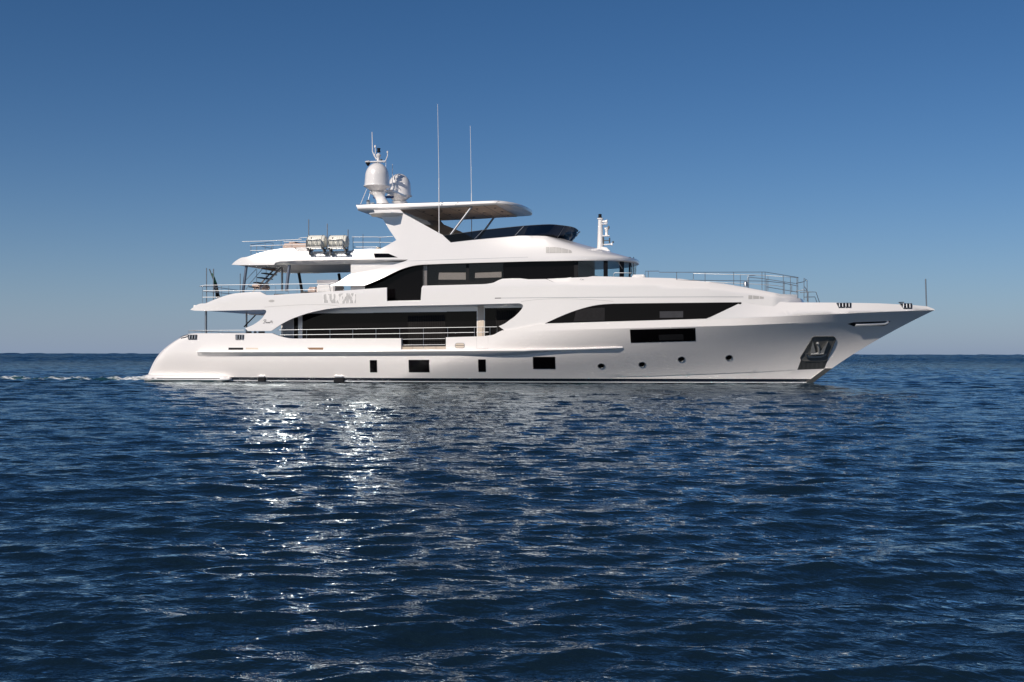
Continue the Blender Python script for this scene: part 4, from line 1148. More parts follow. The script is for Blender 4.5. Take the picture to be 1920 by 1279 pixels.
# wing seat and rails by the wheelhouse
c = at(1197, 524, -3.0)
bx = block('wing_locker', 1185, 1209, 514.6, 531, -3.2, -2.3, WHITE, 0.05)
block('wing_ledge', 1184.5, 1209.5, 530.8, 533, -3.3, -2.4, CREAM, 0.01)
railing('wing_railing', [[(1150.5, 519.5, -3.2), (1150.8, 513.5, -3.2), (1153, 511.6, -3.2), (1184, 512, -3.2)]], [], 0.026)
px_tubes('wiper', [[(1158.5, 489.4), (1162, 496), (1167.2, 504)]], bu, 0.022, DULLSTEEL, uh, 0.06)
px_tubes('wiper', [[(1183, 494), (1185, 502), (1184.6, 514)]], bu, 0.018, BLACK, uh, 0.06)
q = bmesh.new()
px_tubes('numeral_badge', [[(1087.5, 525), (1090, 522)], [(1091, 525.6), (1092.5, 523.4), (1094.5, 525)]], bs, 0.012, DULLSTEEL, updk, 0.03)
# foredeck rails
Yc = -2.9
def yb(px): return -max(0.6, bs(onY(px, 530, -2.6)[0], 0)-0.35)
top = [(1209.6, 520, yb(1210)), (1210, 508.6, yb(1210)), (1235, 508.4, yb(1235)), (1236.5, 510.6, yb(1236)), (1320, 510.6, yb(1320)), (1434.4, 510.2, yb(1434)), (1497, 520.4, -1.35)]
mid = [(1256, 525, yb(1256)), (1330, 526, yb(1330)), (1420, 527, yb(1420)), (1437, 527.4, yb(1437))]
railing('foredeck_railing', [top, mid, [(1437, 527.4, yb(1437)), (1468, 530.6, -2.0), (1496, 536.4, -1.35)], [(1437, 538, yb(1437)), (1496, 548, -1.35)]],
        [((x, ya, yb(x)), (x, yb_, yb(x))) for x, ya, yb_ in ((1215.5, 508.5, 521), (1268.6, 510.6, 524), (1322, 510.6, 529), (1375.6, 510.5, 536), (1428.7, 510.4, 545), (1434.6, 511, 546), (1468.6, 516, 553), (1482, 518, 556), (1496, 520.3, 561))], 0.024, 0.022, DULLSTEEL)
Yo = 1.6
railing('foredeck_port_railing', [[(1300, 513, 2.2), (1430, 516.2, Yo), (1466, 518.6, Yo), (1496, 520.6, 1.0)], [(1300, 527, 2.2), (1438, 534, Yo), (1468, 537, Yo)]], [((1388, 515, 1.8), (1388, 537, 1.8)), ((1440, 517, Yo), (1440, 545, Yo)), ((1300, 513, 2.2), (1300, 527, 2.2)), ((1494, 520.5, 1.0), (1494, 552, 1.0))], 0.022, 0.02, DULLSTEEL)
railing('foredeck_inner_railing', [[(1402, 540, -1.2), (1401.6, 520.5, -1.2), (1403.5, 517.4, -1.2), (1416, 516.4, -0.4)], [(1404, 520, -1.2), (1430, 522.4, -1.0), (1468, 528.2, -0.8), (1490.6, 531.4, -0.6)], ],
        [((1437.6, 524, -1.0), (1437.6, 548, -1.0)), ((1470.5, 528.4, -0.8), (1470.5, 552, -0.8)), ((1403.8, 520, -1.2), (1403.8, 540, -1.2)), ((1484.5, 533, -0.6), (1484.5, 548, -0.6))], 0.024, 0.024, DULLSTEEL)
railing('bow_ladder', [[(1507.5, 563, -0.9), (1507.5, 522, -0.9), (1512.6, 525.4, -0.3), (1506, 528.6, -0.6), (1492, 531.6, -0.8)], [(1513.6, 565, -0.3), (1513.2, 526, -0.3)], [(1492, 546.6, -0.9), (1507, 543.4, -0.9), (1515, 547.5, -0.4)], [(1507.5, 537, -0.9), (1511, 541, -0.5), (1515, 549, -0.4)],
        [(1500, 548.4, -0.9), (1518.7, 547.6, -0.9), (1530, 547.6, -0.9), (1536.8, 568, -0.9)], [(1507, 557.2, -0.3), (1528, 556.8, -0.3), (1532, 568, -0.3)]], [((1515, 547, -0.9), (1515, 568, -0.9))], 0.028, 0.034, DULLSTEEL)
c = at(1398, 533, -1.3)
q = bmesh.new(); add_lathe(q, (c.x, c.y, c.z-0.12), [(0.001, 0), (0.10, 0), (0.10, 0.2), (0.06, 0.25), (0.001, 0.26)], 14); obj('deck_light', q, CHROME, yacht)
pole('jackstaff', (1735.5, 523, -0.05), (1737.2, 575, -0.05), 0.032, DULLSTEEL)

# ------------------------------------------------------------------ flag and its staff
pole('ensign_staff', (392.8, 504.8, 0), (414, 562, 0), 0.03, DARKGREY)
FLAG = mat('green and black cloth', (0.01, 0.01, 0.01), 0.9)
n, l, pb = nodes(FLAG)
tc = n.new('ShaderNodeTexCoord'); sp_ = n.new('ShaderNodeSeparateXYZ'); l.new(tc.outputs['UV'], sp_.inputs[0])
cr = n.new('ShaderNodeValToRGB'); cr.color_ramp.interpolation = 'CONSTANT'
cr.color_ramp.elements[0].color = (0.008, 0.009, 0.009, 1); cr.color_ramp.elements[1].position = 0.62; cr.color_ramp.elements[1].color = (0.006, 0.085, 0.05, 1)
l.new(sp_.outputs['Y'], cr.inputs['Fac']); l.new(cr.outputs['Color'], pb.inputs['Base Color'])
bm = bmesh.new(); uv = bm.loops.layers.uv.new('uv')
prof = [(396, 514, 398.5, 512), (399.6, 524, 402.6, 520), (400.4, 532, 405.5, 529), (401.4, 540, 408.6, 537), (403.6, 549, 411.2, 544.5), (406, 556, 411.6, 552), (407.6, 560, 411.8, 558)]
rowsF = []
for i, (xa_, ya_, xb_, yb_) in enumerate(prof):
    row = []
    for k in range(9):
        u = k/8
        p = at(xa_+(xb_-xa_)*u, ya_+(yb_-ya_)*u, 0)
        p.y += 0.16*math.sin(u*9.0+0.6*i)*min(1, i/2)
        row.append((bm.verts.new(p), u, 1-i/(len(prof)-1)))
    rowsF.append(row)
for A, B in zip(rowsF, rowsF[1:]):
    for k in range(8):
        f = bm.faces.new((A[k][0], A[k+1][0], B[k+1][0], B[k][0]))
        for lp, q_ in zip(f.loops, (A[k], A[k+1], B[k+1], B[k])): lp[uv].uv = (q_[1], q_[2])
fl = obj('ensign_flag', bm, FLAG, None, 80)
fl.modifiers.new('thickness', 'SOLIDIFY').thickness = 0.01
fl['label'] = 'dark green and black flag hanging limp from the slanted staff at the stern'; fl['category'] = 'flag'

# ------------------------------------------------------------------ life rafts on outboard cradles
def life_raft(x0, x1, label):
    Y = -3.42
    a, b = at(x0, 465.4, Y), at(x1, 441, Y)
    L, Hh = b.x-a.x, b.z-a.z
    root = thing('life_raft', label, 'life raft', ((a.x+b.x)/2, Y, a.z), 'life rafts on the fly deck side')
    r = Hh/2
    ax = Vector((1, 0, 0))
    c0 = Vector((-L/2, 0, r))
    pr = [(0.001, 0), (r*0.78, 0.012), (r*0.9, 0.05), (r*0.96, 0.10)]
    nb = 7
    for k in range(nb):
        t0 = 0.10+(L-0.20)*k/nb; t1 = 0.10+(L-0.20)*(k+1)/nb
        pr += [(r*1.0, t0+0.02), (r*1.0, t1-0.03), (r*0.955, t1-0.015), (r*0.955, t1)]
    pr += [(r*0.9, L-0.05), (r*0.78, L-0.012), (0.001, L)]
    q = bmesh.new(); add_lathe(q, c0, pr, 28, ax); obj('canister', q, RAFT, root, 45)
    q = bmesh.new(); add_tube(q, [(-L/2+0.06, -r*1.02*math.cos(t), r+r*1.02*math.sin(t)) for t in np.linspace(0, 2*math.pi, 30)], 0.010, 6)
    bmesh.ops.translate(q, verts=q.verts, vec=(0.0, 0, 0)); obj('strap', q, DARKGREY, root)
    q = bmesh.new(); add_tube(q, [(L/2-0.16, -r*1.02*math.cos(t), r+r*1.02*math.sin(t)) for t in np.linspace(0, 2*math.pi, 30)], 0.010, 6); obj('strap', q, DARKGREY, root)
    q = bmesh.new(); add_box(q, (0, -r*0.995, r*0.98), (L*0.98, 0.03, 0.035), None, 0.008); obj('seam_band', q, RAFT, root)
    q = bmesh.new(); add_box(q, (-0.22, -r*0.86, r*1.5), (0.05, 0.03, 0.09), Matrix.Rotation(-0.5, 3, 'X'), 0.006); obj('hook', q, BLACK, root)
    return root
def cradle(x0, x1):
    Y = -3.42
    a, b = at(x0, 465.4, Y), at(x1, 441, Y)
    L, Hh = b.x-a.x, b.z-a.z
    cx_, z0 = (a.x+b.x)/2, a.z
    r = Hh/2
    q = bmesh.new()
    xl, xr = cx_-L/2+0.05, cx_+L/2-0.14
    zt = z0+Hh*0.62
    yo = Y-r-0.05
    add_tube(q, [(xl, yo, z0-0.02), (xl, yo, zt-0.05), (xl+0.05, yo, zt), (xr-0.05, yo, zt), (xr, yo, zt-0.05), (xr, yo, z0-0.02)], 0.028, 8)
    for f in (0.33, 0.66): add_tube(q, [(xl+(xr-xl)*f, yo, zt), (xl+(xr-xl)*f, yo, z0)], 0.014, 6)
    for xx in (xl, xr):
        add_tube(q, [(xx, yo, z0-0.02), (xx, Y+r*0.6, z0-0.06), (xx, Y+r+0.05, z0-0.02), (xx, Y+r+0.05, zt)], 0.035, 8)
        add_tube(q, [(xx, yo+0.06, z0-0.03), (xx+0.06, -3.05, z0-0.36)], 0.035, 8)
    add_tube(q, [(xl, yo, z0), (xr, yo, z0)], 0.026, 8)
    add_tube(q, [(xl, Y-0.1, z0-0.05), (xr, Y-0.1, z0-0.05)], 0.03, 8)
    c = obj('raft_cradle', q, DULLSTEEL, yacht)
    for xx in (xl, xr):
        k = bmesh.new(); add_lathe(k, (xx+0.05, -3.28, z0-0.25), [(0.001, 0), (0.11, 0), (0.12, 0.03), (0.12, 0.09), (0.05, 0.12), (0.001, 0.12)], 14, Vector((0, -1, 0))); obj('winch', k, DULLSTEEL, c)
        k = bmesh.new(); slab_bm(k, [(xx-0.09, z0-0.06), (xx+0.13, z0-0.06), (xx+0.04, z0-0.34)], -3.42, -3.36); obj('bracket', k, DARKGREY, c)
life_raft(577.8, 612, 'ivory ribbed life raft canister in the aft of two cradles by the upper rail')
life_raft(617.4, 652.4, 'ivory ribbed life raft canister in the forward cradle, nearer the mast arch')
cradle(577.8, 612); cradle(617.4, 652.4)

# ------------------------------------------------------------------ domes, antennas, masts
dc = at(707, 349.4, -1.95)
zt_, zr_, zb_ = at(707, 305.4, -1.95).z, dc.z, at(707, 360.4, -1.95).z
rad = 0.655
def dome(yy):
    pr = []
    hb = zr_-zb_; 
    pr += [(0.001, zb_-zr_), (0.26, zb_-zr_), (0.30, zb_-zr_+0.02), (0.55, -0.09), (0.70*rad/0.655, -0.015), (0.70, 0.03), (rad, 0.045), (rad*0.985, 0.25), (rad*0.955, 0.48)]
    hcap = (zt_-zr_)-0.48
    for k in range(1, 11):
        a = math.pi/2*k/10
        pr.append((max(0.001, rad*0.955*math.cos(a)), 0.48+hcap*math.sin(a)))
    q = bmesh.new(); add_lathe(q, (dc.x, yy, zr_), pr, 40)
    return obj('satellite_dome', q, WHITE, yacht, 30)
dome(-1.95); dome(1.95)
zh_ = at(715, 381, -1.95).z
for yy in (-1.95, 1.95):
    q = bmesh.new()
    add = []
    for k in range(9):
        t = k/8
        z = zh_-0.03+(zb_+0.02-zh_)*t
        cx_ = dc.x+0.32-0.32*t**1.2
        w_ = 0.30-0.05*math.sin(math.pi*min(1, t*1.1)) + (0.10*max(0, t-0.75)/0.25)
        add.append((cx_, z, w_))
    ringsP = [[q.verts.new((cx_+w_*1.15*math.cos(a), yy+w_*0.8*math.sin(a), z)) for a in np.linspace(0, 2*math.pi, 20)[:-1]] for cx_, z, w_ in add]
    for A, B in zip(ringsP, ringsP[1:]):
        for k in range(19): q.faces.new((A[k], A[(k+1) % 19], B[(k+1) % 19], B[k]))
    obj('dome_pedestal', q, WHITE, yacht, 40)
# radar arms between the domes, blue covered scanner
q = bmesh.new()
a_, b_ = at(718, 357.5, -1.2), at(757, 362, 0.9)
add_box(q, ((a_.x+b_.x)/2, 0, a_.z), (0.62, 2.4, 0.09), None, 0.03); obj('radar_platform', q, WHITE, yacht)
q = bmesh.new(); c = at(719, 370, -0.5); add_box(q, (c.x, c.y, c.z), (1.15, 0.14, 0.11), None, 0.03); sc_ = obj('radar_scanner', q, BLUE, yacht)
q = bmesh.new(); add_lathe(q, (c.x, c.y, c.z-0.28), [(0.001, 0), (0.16, 0), (0.15, 0.15), (0.08, 0.24), (0.001, 0.24)], 16); obj('scanner_gearbox', q, WHITE, sc_)
for k, (a, b) in enumerate((((741, 353, -0.9), (748, 331, -0.7)), ((748, 331, -0.7), (752, 357, -0.5)), ((756, 345, -0.3), (757, 359, -0.3)))):
    pass
q = bmesh.new(); add_tube(q, [P3(738, 357, -0.6), P3(741, 340, -0.6), P3(743.6, 332, -0.6)], 0.05, 8, r2=0.03); add_tube(q, [P3(743.6, 332, -0.6), P3(746.5, 330.8, -0.4)], 0.07, 8); add_tube(q, [P3(742, 345, -0.6), P3(752, 357.5, -0.4)], 0.02, 6)
obj('floodlight_arm', q, WHITE, yacht)
# top mast above the aft dome
q = bmesh.new()
add_tube(q, [P3(709, 362, 0.0), P3(708.6, 303, 0.0)], 0.10, 12, r2=0.07)
mast = obj('signal_mast', q, WHITE, yacht)
q = bmesh.new(); a_, b_ = at(687, 303.4, 0), at(724, 302.6, 0)
add_box(q, ((a_.x+b_.x)/2, 0, a_.z-0.02), (b_.x-a_.x, 0.22, 0.07), None, 0.02); obj('cross_arm', q, WHITE, mast)
q = bmesh.new(); c = at(690.5, 303, 0); add_lathe(q, (c.x, 0, c.z-0.03), [(0.001, -0.02), (0.17, -0.02), (0.18, 0.03), (0.10, 0.07), (0.001, 0.07)], 18); obj('gps_dome', q, WHITE, mast)
q = bmesh.new(); c = at(690, 307.6, 0); add_lathe(q, (c.x, 0, c.z-0.06), [(0.001, -0.05), (0.05, -0.04), (0.07, 0.02), (0.12, 0.06), (0.13, 0.11), (0.001, 0.12)], 16); obj('camera_ball', q, BLACK, mast)
q = bmesh.new(); c0, c1 = at(709.5, 303, 0), at(709.5, 287, 0)
add_lathe(q, (c0.x, 0, c0.z), [(0.09, 0), (0.08, 0.18), (0.09, 0.22), (0.13, 0.27), (0.14, 0.36), (0.08, 0.41), (0.05, 0.44), (0.001, 0.44)], 18); obj('light_tower', q, WHITE, mast)
q = bmesh.new(); c = at(710, 281.5, 0); add_lathe(q, (c.x, 0, c.z-0.12), [(0.001, 0), (0.10, 0), (0.10, 0.05), (0.08, 0.06), (0.08, 0.17), (0.10, 0.18), (0.10, 0.22), (0.001, 0.23)], 16); obj('mast_lamp', q, BLACK, mast)
q = bmesh.new(); add_tube(q, [P3(706, 299, 0), P3(701.5, 291.5, 0), P3(698.4, 284, 0), P3(698.2, 268, 0), P3(697.6, 247.5, 0)], 0.038, 8, r2=0.02); obj('whip_antenna', q, WHITE, mast)
q = bmesh.new(); add_tube(q, [P3(702.4, 292, 0), P3(704, 285, 0), P3(703.8, 276, 0)], 0.022, 8); add_lathe(q, tuple(at(703.6, 276.5, 0)), [(0.001, -0.04), (0.05, -0.02), (0.06, 0.06), (0.03, 0.12), (0.001, 0.13)], 12); obj('wind_sensor', q, WHITE, mast)
q = bmesh.new(); add_tube(q, [P3(722.5, 302, 0), P3(724.4, 298, 0), P3(726.8, 292, 0), P3(726.8, 287, 0)], 0.025, 8); add_lathe(q, tuple(at(726.6, 287, 0)), [(0.001, -0.02), (0.045, 0), (0.05, 0.08), (0.001, 0.12)], 12); obj('wind_sensor', q, WHITE, mast)
q = bmesh.new(); add_lathe(q, tuple(at(715, 300, 0)), [(0.001, -0.06), (0.055, -0.03), (0.06, 0.03), (0.001, 0.06)], 12); obj('small_camera', q, DARKGREY, mast)
pole('thin_antenna', (735.8, 308, 1.2), (735.8, 360, 1.2), 0.018, WHITE); pole('thin_antenna', (723.6, 305, -0.3), (723.6, 318, -0.3), 0.012, WHITE)
q = bmesh.new(); add_tube(q, [P3(687.5, 355, -1.6), P3(676, 383, -2.0)], 0.016, 6); obj('stay_wire', q, WHITE, yacht)
q = bmesh.new(); add_tube(q, [P3(695, 358, -1.2), P3(689, 380, -1.4)], 0.016, 6); obj('stay_wire', q, WHITE, yacht)
q = bmesh.new(); c = at(690.5, 381, -1.9); add_box(q, (c.x, c.y, c.z), (0.16, 0.16, 0.18), None, 0.03); add_lathe(q, (c.x, c.y, c.z+0.08), [(0.001, 0), (0.1, 0), (0.11, 0.05), (0.001, 0.1)], 12); obj('searchlight', q, DULLSTEEL, yacht)
q = bmesh.new(); c = at(698.5, 381.6, -1.9); add_box(q, (c.x, c.y, c.z), (0.22, 0.16, 0.08), None, 0.02); obj('searchlight', q, DULLSTEEL, yacht)
# tall whips
for sg in (1, -1):
    a, b, t_ = at(823.4, 459, -2.98), at(823, 334, -2.98), at(820.6, 195.5, -2.98)
    q = bmesh.new()
    f = lambda p: (p.x + (0.0 if sg > 0 else 0.22), p.y*sg, p.z)
    add_tube(q, [f(a), f(b)], 0.027, 8, r2=0.022); add_tube(q, [f(b), f(t_)], 0.015, 8, r2=0.010)
    an = obj('tall_antenna', q, WHITE, yacht)
    q = bmesh.new(); c = at(823, 449, -2.98)
    m0, m1 = at(829, 446, -3.0), at(825, 457, -3.0)
    add_tube(q, [f(at(822, 446.6, -2.98)), f(at(830, 445.4, -2.9))], 0.018, 6); add_tube(q, [f(at(829, 447, -2.9)), f(at(824, 459, -2.98))], 0.018, 6); add_tube(q, [f(at(822, 451, -2.98)), f(at(828, 450, -2.9))], 0.016, 6)
    obj('antenna_bracket', q, CHROME, an)
# wheelhouse mast with horn, camera and lamps
q = bmesh.new(); a, b = at(1125.6, 468, 0), at(1125, 410, 0)
add_lathe(q, (a.x, 0, a.z), [(0.17, 0), (0.16, 0.3), (0.115, b.z-a.z-0.06), (0.16, b.z-a.z-0.04), (0.16, b.z-a.z+0.02), (0.001, b.z-a.z+0.03)], 18)
fm_ = obj('wheelhouse_mast', q, WHITE, yacht)
q = bmesh.new()
P = [(1120.5, 463), (1131, 463.2), (1138, 464.4), (1144.6, 471.5), (1121, 468)]
slab_bm(q, [onY(*p, -0.1) for p in P], -0.16, 0.16); obj('mast_fairing', q, WHITE, fm_)
q = bmesh.new(); c = at(1125, 404.6, 0); add_lathe(q, (c.x, 0, c.z-0.1), [(0.001, 0), (0.10, 0), (0.10, 0.04), (0.085, 0.05), (0.085, 0.16), (0.10, 0.17), (0.001, 0.2)], 16); obj('mast_lamp', q, BLACK, fm_)
for y_, x1 in ((420.6, 1139), (442.8, 1143.4)):
    q = bmesh.new(); a, b = at(1126, y_, 0), at(x1, y_, 0); add_box(q, ((a.x+b.x)/2, 0, a.z), (b.x-a.x, 0.2, 0.055), None, 0.015); obj('mast_shelf', q, WHITE, fm_)
q = bmesh.new(); c = at(1134.5, 415.4, 0); add_lathe(q, (c.x-0.1, 0, c.z), [(0.001, -0.06), (0.05, -0.05), (0.055, 0.08), (0.10, 0.2), (0.095, 0.22), (0.03, 0.16)], 14, Vector((1, 0, 0))); add_tube(q, [(c.x, 0, c.z-0.14), (c.x, 0, c.z)], 0.03, 8); obj('horn', q, WHITE, fm_)
q = bmesh.new(); c0, c1 = at(1137.5, 441.5, 0), at(1137.5, 425, 0)
add_lathe(q, (c0.x, 0, c0.z), [(0.09, 0), (0.085, 0.06), (0.07, 0.08), (0.075, 0.26), (0.12, 0.32), (0.13, 0.40), (0.001, 0.43)], 16); o_ = obj('night_camera', q, WHITE, fm_)
q = bmesh.new(); c = at(1141.4, 426.5, 0); add_lathe(q, (c.x-0.04, -0.02, c.z), [(0.001, 0), (0.07, 0), (0.08, 0.07), (0.06, 0.075)], 14, Vector((1, 0, 0))); obj('camera_lens', q, DARKGREY, o_)
q = bmesh.new()
for xx, ya, yb2 in ((1131.5, 445, 461), (1143, 446, 456)): add_tube(q, [P3(xx, ya, -0.06), P3(xx, yb2, -0.06)], 0.035, 8)
add_tube(q, [P3(1131, 451, -0.06), P3(1143, 451, -0.06)], 0.022, 8)
obj('lamp_bracket', q, DARKGREY, fm_)
q = bmesh.new(); add_tube(q, [P3(1130, 459, -0.06), P3(1147, 458, -0.06)], 0.035, 8); add_lathe(q, tuple(at(1146.5, 458, -0.06)), [(0.001, -0.05), (0.06, -0.03), (0.09, 0.06), (0.001, 0.07)], 14, Vector((1, 0, 0.1))); obj('searchlight', q, WHITE, fm_)
q = bmesh.new(); c = at(1149.5, 455, -0.06); add_lathe(q, tuple(c), [(0.001, -0.02), (0.045, -0.01), (0.05, 0.06), (0.001, 0.07)], 12); obj('small_lamp', q, DARKGREY, fm_)
# ------------------------------------------------------------------ water
SLOPE = 0.031
SEACOL = (0.005, 0.0135, 0.023)
def build_water():
    cx, cy = CAM.x, CAM.y
    r = [2.2]
    while r[-1] < 26000:
        q = r[-1]
        r.append(q + (max(0.028, 0.0042*q) if q < 12 else 0.0026*q+0.02 if q < 75 else 0.0042*q if q < 420 else q*0.006 if q < 3000 else q*0.03))
    r = np.array(r)
    head = math.atan2(Fw.y, Fw.x)
    a = np.concatenate([np.radians(np.arange(-29, 29.01, 0.056)), np.radians(np.arange(33, 330, 4.0))]) + head
    nr, na = len(r), len(a)
    rr, aa = np.meshgrid(r, a, indexing='ij')
    x = (cx + rr*np.cos(aa)).ravel(); y = (cy + rr*np.sin(aa)).ravel()
    d = rr.ravel()
    sp = np.where(d < 420, np.where((d > 12) & (d < 75), 0.0026*d+0.02, np.maximum(0.028, 0.0042*d)), np.where(d < 3000, d*0.006, d*0.03))
    z = np.zeros_like(x); hxd = np.zeros_like(x); hyd = np.zeros_like(x)
    N = 130
    lam = np.exp(np.concatenate([rng.uniform(math.log(0.12), math.log(2.8), N), rng.uniform(math.log(5), math.log(60), 50)]))
    wdir = head + R_(8) + R_(23)*rng.standard_normal(len(lam))
    k = 2*math.pi/lam
    slope = SLOPE*np.where(lam > 0.42, (0.42/lam)**0.62, (lam/0.42)**0.1)
    slope[N:] = 0.06
    ph = rng.uniform(0, 2*math.pi, len(lam))
    for i in range(len(lam)):
        w = np.clip((lam[i]/sp-2.0)/2.5, 0, 1)
        if i >= N: w = w*np.clip((d/lam[i]-28)/14, 0, 1)
        elif lam[i] > 0.8: w = w*(1+2.0*np.clip((d-30)/70, 0, 1))
        A = slope[i]/k[i]*w
        th = k[i]*(x*math.cos(wdir[i])+y*math.sin(wdir[i])) + ph[i]
        z += A*np.sin(th)
        c = np.cos(th)*A*0.9
        hxd += c*math.cos(wdir[i]); hyd += c*math.sin(wdir[i])
    # wake: a low churned ridge astern
    s = (-17.3 - x)
    wk = np.clip(s/1.2+0.6, 0, 1)*np.exp(-np.clip(s, 0, None)/30)*np.exp(-(y/2.1)**4)*(x > -120)
    tw = np.zeros_like(x)
    for i in range(24):
        lm = math.exp(rng.uniform(math.log(0.5), math.log(2.5)))
        ang = rng.uniform(0, 2*math.pi)
        tw += np.sin(2*math.pi/lm*(x*math.cos(ang)+y*math.sin(ang))+rng.uniform(0, 6.28))*lm**0.5
    z += wk*(0.06+0.022*tw)
    # lapping along the waterline, strongest under the stern quarter
    hxs = np.linspace(XA(0.0), XS(0.0), 80); hbs = np.array([bh(q, 0.02) for q in hxs])
    hb = np.interp(x, hxs, hbs, left=0, right=0) + np.where(x < -12.6, 0.22, 0.0)
    near = np.exp(-((np.abs(y)-hb-0.12)/0.22)**2)*(x > hxs[0])*(x < hxs[-1])
    lap = near*np.where(x < -11, 0.72, np.where(x > 13.5, 0.62, 0.50))
    z += lap*0.03*np.sin(x*7+np.sin(x*3.1)*2)
    # small bow hump
    z += 0.10*np.exp(-((x-15.0)/0.7)**2-(y/0.9)**2)
    co = np.stack([x+hxd, y+hyd, z-0.05], 1).astype(np.float32)
    ctr = np.array([[cx, cy, 0]], np.float32)
    co = np.concatenate([co, ctr])
    foam = np.concatenate([np.maximum(wk, lap), [0]]).astype(np.float32)
    i0 = (np.arange(nr-1)[:, None]*na + np.arange(na)[None, :])
    j = (np.arange(na)+1) % na
    i1 = (np.arange(nr-1)[:, None]*na + j[None, :])
    q = np.stack([i0, i0+na, i1+na, i1], -1).reshape(-1, 4)
    tri = np.stack([np.full(na, nr*na), np.arange(na), j], -1)
    me = bpy.data.meshes.new('sea')
    me.vertices.add(len(co)); me.vertices.foreach_set('co', co.ravel())
    lv = np.concatenate([q.ravel(), tri.ravel()]).astype(np.int32)
    me.loops.add(len(lv)); me.loops.foreach_set('vertex_index', lv)
    ls = np.concatenate([np.arange(len(q))*4, len(q)*4+np.arange(len(tri))*3]).astype(np.int32)
    me.polygons.add(len(ls)); me.polygons.foreach_set('loop_start', ls)
    me.polygons.foreach_set('use_smooth', np.ones(len(ls), bool))
    at_ = me.attributes.new('foam', 'FLOAT', 'POINT'); at_.data.foreach_set('value', foam)
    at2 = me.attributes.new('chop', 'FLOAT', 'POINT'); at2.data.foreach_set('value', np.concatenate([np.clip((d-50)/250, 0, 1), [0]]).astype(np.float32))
    me.update(); me.validate()
    return me
SEA = mat('sea water', SEACOL, 0.06)
n, l, pb = nodes(SEA)
tc = n.new('ShaderNodeTexCoord')
def noise(scale, detail, stretch=(1, 1, 1)):
    mp = n.new('ShaderNodeMapping'); mp.inputs['Scale'].default_value = stretch
    mp.inputs['Rotation'].default_value = (0, 0, YAW)
    t = n.new('ShaderNodeTexNoise'); t.inputs['Scale'].default_value = scale; t.inputs['Detail'].default_value = detail
    l.new(tc.outputs['Object'], mp.inputs['Vector']); l.new(mp.outputs['Vector'], t.inputs['Vector'])
    return t
n1 = noise(1.3, 3, (0.7, 1.3, 1)); n2 = noise(7, 3, (0.8, 1.2, 1))
b1 = n.new('ShaderNodeBump'); b1.inputs['Distance'].default_value = 0.06; b1.inputs['Strength'].default_value = 1
b2 = n.new('ShaderNodeBump'); b2.inputs['Distance'].default_value = 0.028; b2.inputs['Strength'].default_value = 1
l.new(n1.outputs['Fac'], b1.inputs['Height']); l.new(n2.outputs['Fac'], b2.inputs['Height'])
l.new(b1.outputs['Normal'], b2.inputs['Normal'])
n3 = noise(0.7, 4, (0.6, 1.4, 1)); b3 = n.new('ShaderNodeBump'); b3.inputs['Strength'].default_value = 1
ch = n.new('ShaderNodeAttribute'); ch.attribute_name = 'chop'
cm = n.new('ShaderNodeMath'); cm.operation = 'MULTIPLY'; cm.inputs[1].default_value = 1.3
l.new(ch.outputs['Fac'], cm.inputs[0]); l.new(cm.outputs[0], b3.inputs['Distance']); l.new(n3.outputs['Fac'], b3.inputs['Height'])
l.new(b2.outputs['Normal'], b3.inputs['Normal'])
n4 = noise(19, 2, (0.8, 1.2, 1)); b4 = n.new('ShaderNodeBump'); b4.inputs['Strength'].default_value = 1; b4.inputs['Distance'].default_value = 0.008
l.new(n4.outputs['Fac'], b4.inputs['Height']); l.new(b3.outputs['Normal'], b4.inputs['Normal']); 
fa = n.new('ShaderNodeAttribute'); fa.attribute_name = 'foam'
fn = noise(2.4, 8, (0.5, 1.2, 1)); fn.inputs['Roughness'].default_value = 0.7
ad = n.new('ShaderNodeMath'); ad.operation = 'MULTIPLY_ADD'; ad.inputs[1].default_value = 0.50; 
l.new(fa.outputs['Fac'], ad.inputs[0]); l.new(fn.outputs['Fac'], ad.inputs[2])
fr = n.new('ShaderNodeMapRange'); fr.inputs['From Min'].default_value = 0.83; fr.inputs['From Max'].default_value = 0.97
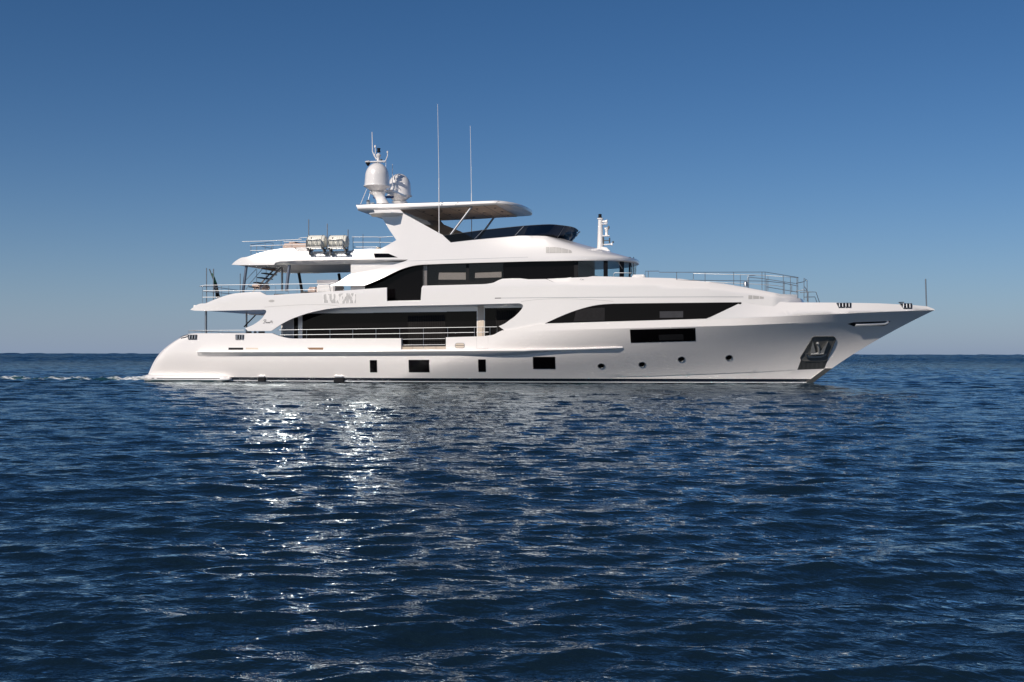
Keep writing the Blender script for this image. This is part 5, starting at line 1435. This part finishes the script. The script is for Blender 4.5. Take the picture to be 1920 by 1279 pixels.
l.new(ad.outputs[0], fr.inputs['Value'])
fg = n.new('ShaderNodeMix'); fg.data_type = 'RGBA'
fg.inputs['A'].default_value = (*SEACOL, 1); fg.inputs['B'].default_value = (0.02, 0.08, 0.085, 1)
l.new(fa.outputs['Fac'], fg.inputs['Factor'])
fb = n.new('ShaderNodeMix'); fb.data_type = 'RGBA'; fb.inputs['B'].default_value = (0.003, 0.020, 0.055, 1)   # reflected sky blue painted into the far water colour
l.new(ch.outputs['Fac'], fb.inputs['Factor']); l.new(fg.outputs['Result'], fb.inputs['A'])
fm = n.new('ShaderNodeMix'); fm.data_type = 'RGBA'; fm.inputs['B'].default_value = (0.82, 0.84, 0.85, 1)
l.new(fr.outputs['Result'], fm.inputs['Factor']); l.new(fg.outputs['Result'], fm.inputs['A'])
l.new(fb.outputs['Result'], fm.inputs['A'])
out = n['Material Output']; n.remove(pb)
df = n.new('ShaderNodeBsdfDiffuse'); gl = n.new('ShaderNodeBsdfGlossy'); fz = n.new('ShaderNodeFresnel'); mx = n.new('ShaderNodeMixShader')
fd = n.new('ShaderNodeBsdfDiffuse'); m2 = n.new('ShaderNodeMixShader')
gl.inputs['Color'].default_value = (0.84, 0.94, 1.0, 1); gl.inputs['Roughness'].default_value = 0.05
fz.inputs['IOR'].default_value = 1.36
fd.inputs['Color'].default_value = (0.82, 0.84, 0.85, 1)
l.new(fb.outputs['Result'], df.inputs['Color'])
for q in (df, gl, fz): l.new(b4.outputs['Normal'], q.inputs['Normal'])

l.new(fz.outputs['Fac'], mx.inputs['Fac']); l.new(df.outputs['BSDF'], mx.inputs[1]); l.new(gl.outputs['BSDF'], mx.inputs[2])
l.new(fr.outputs['Result'], m2.inputs['Fac']); l.new(mx.outputs['Shader'], m2.inputs[1]); l.new(fd.outputs['BSDF'], m2.inputs[2])
l.new(m2.outputs['Shader'], out.inputs['Surface'])
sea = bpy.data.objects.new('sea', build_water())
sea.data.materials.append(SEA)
col.objects.link(sea)
sea['kind'] = 'structure'
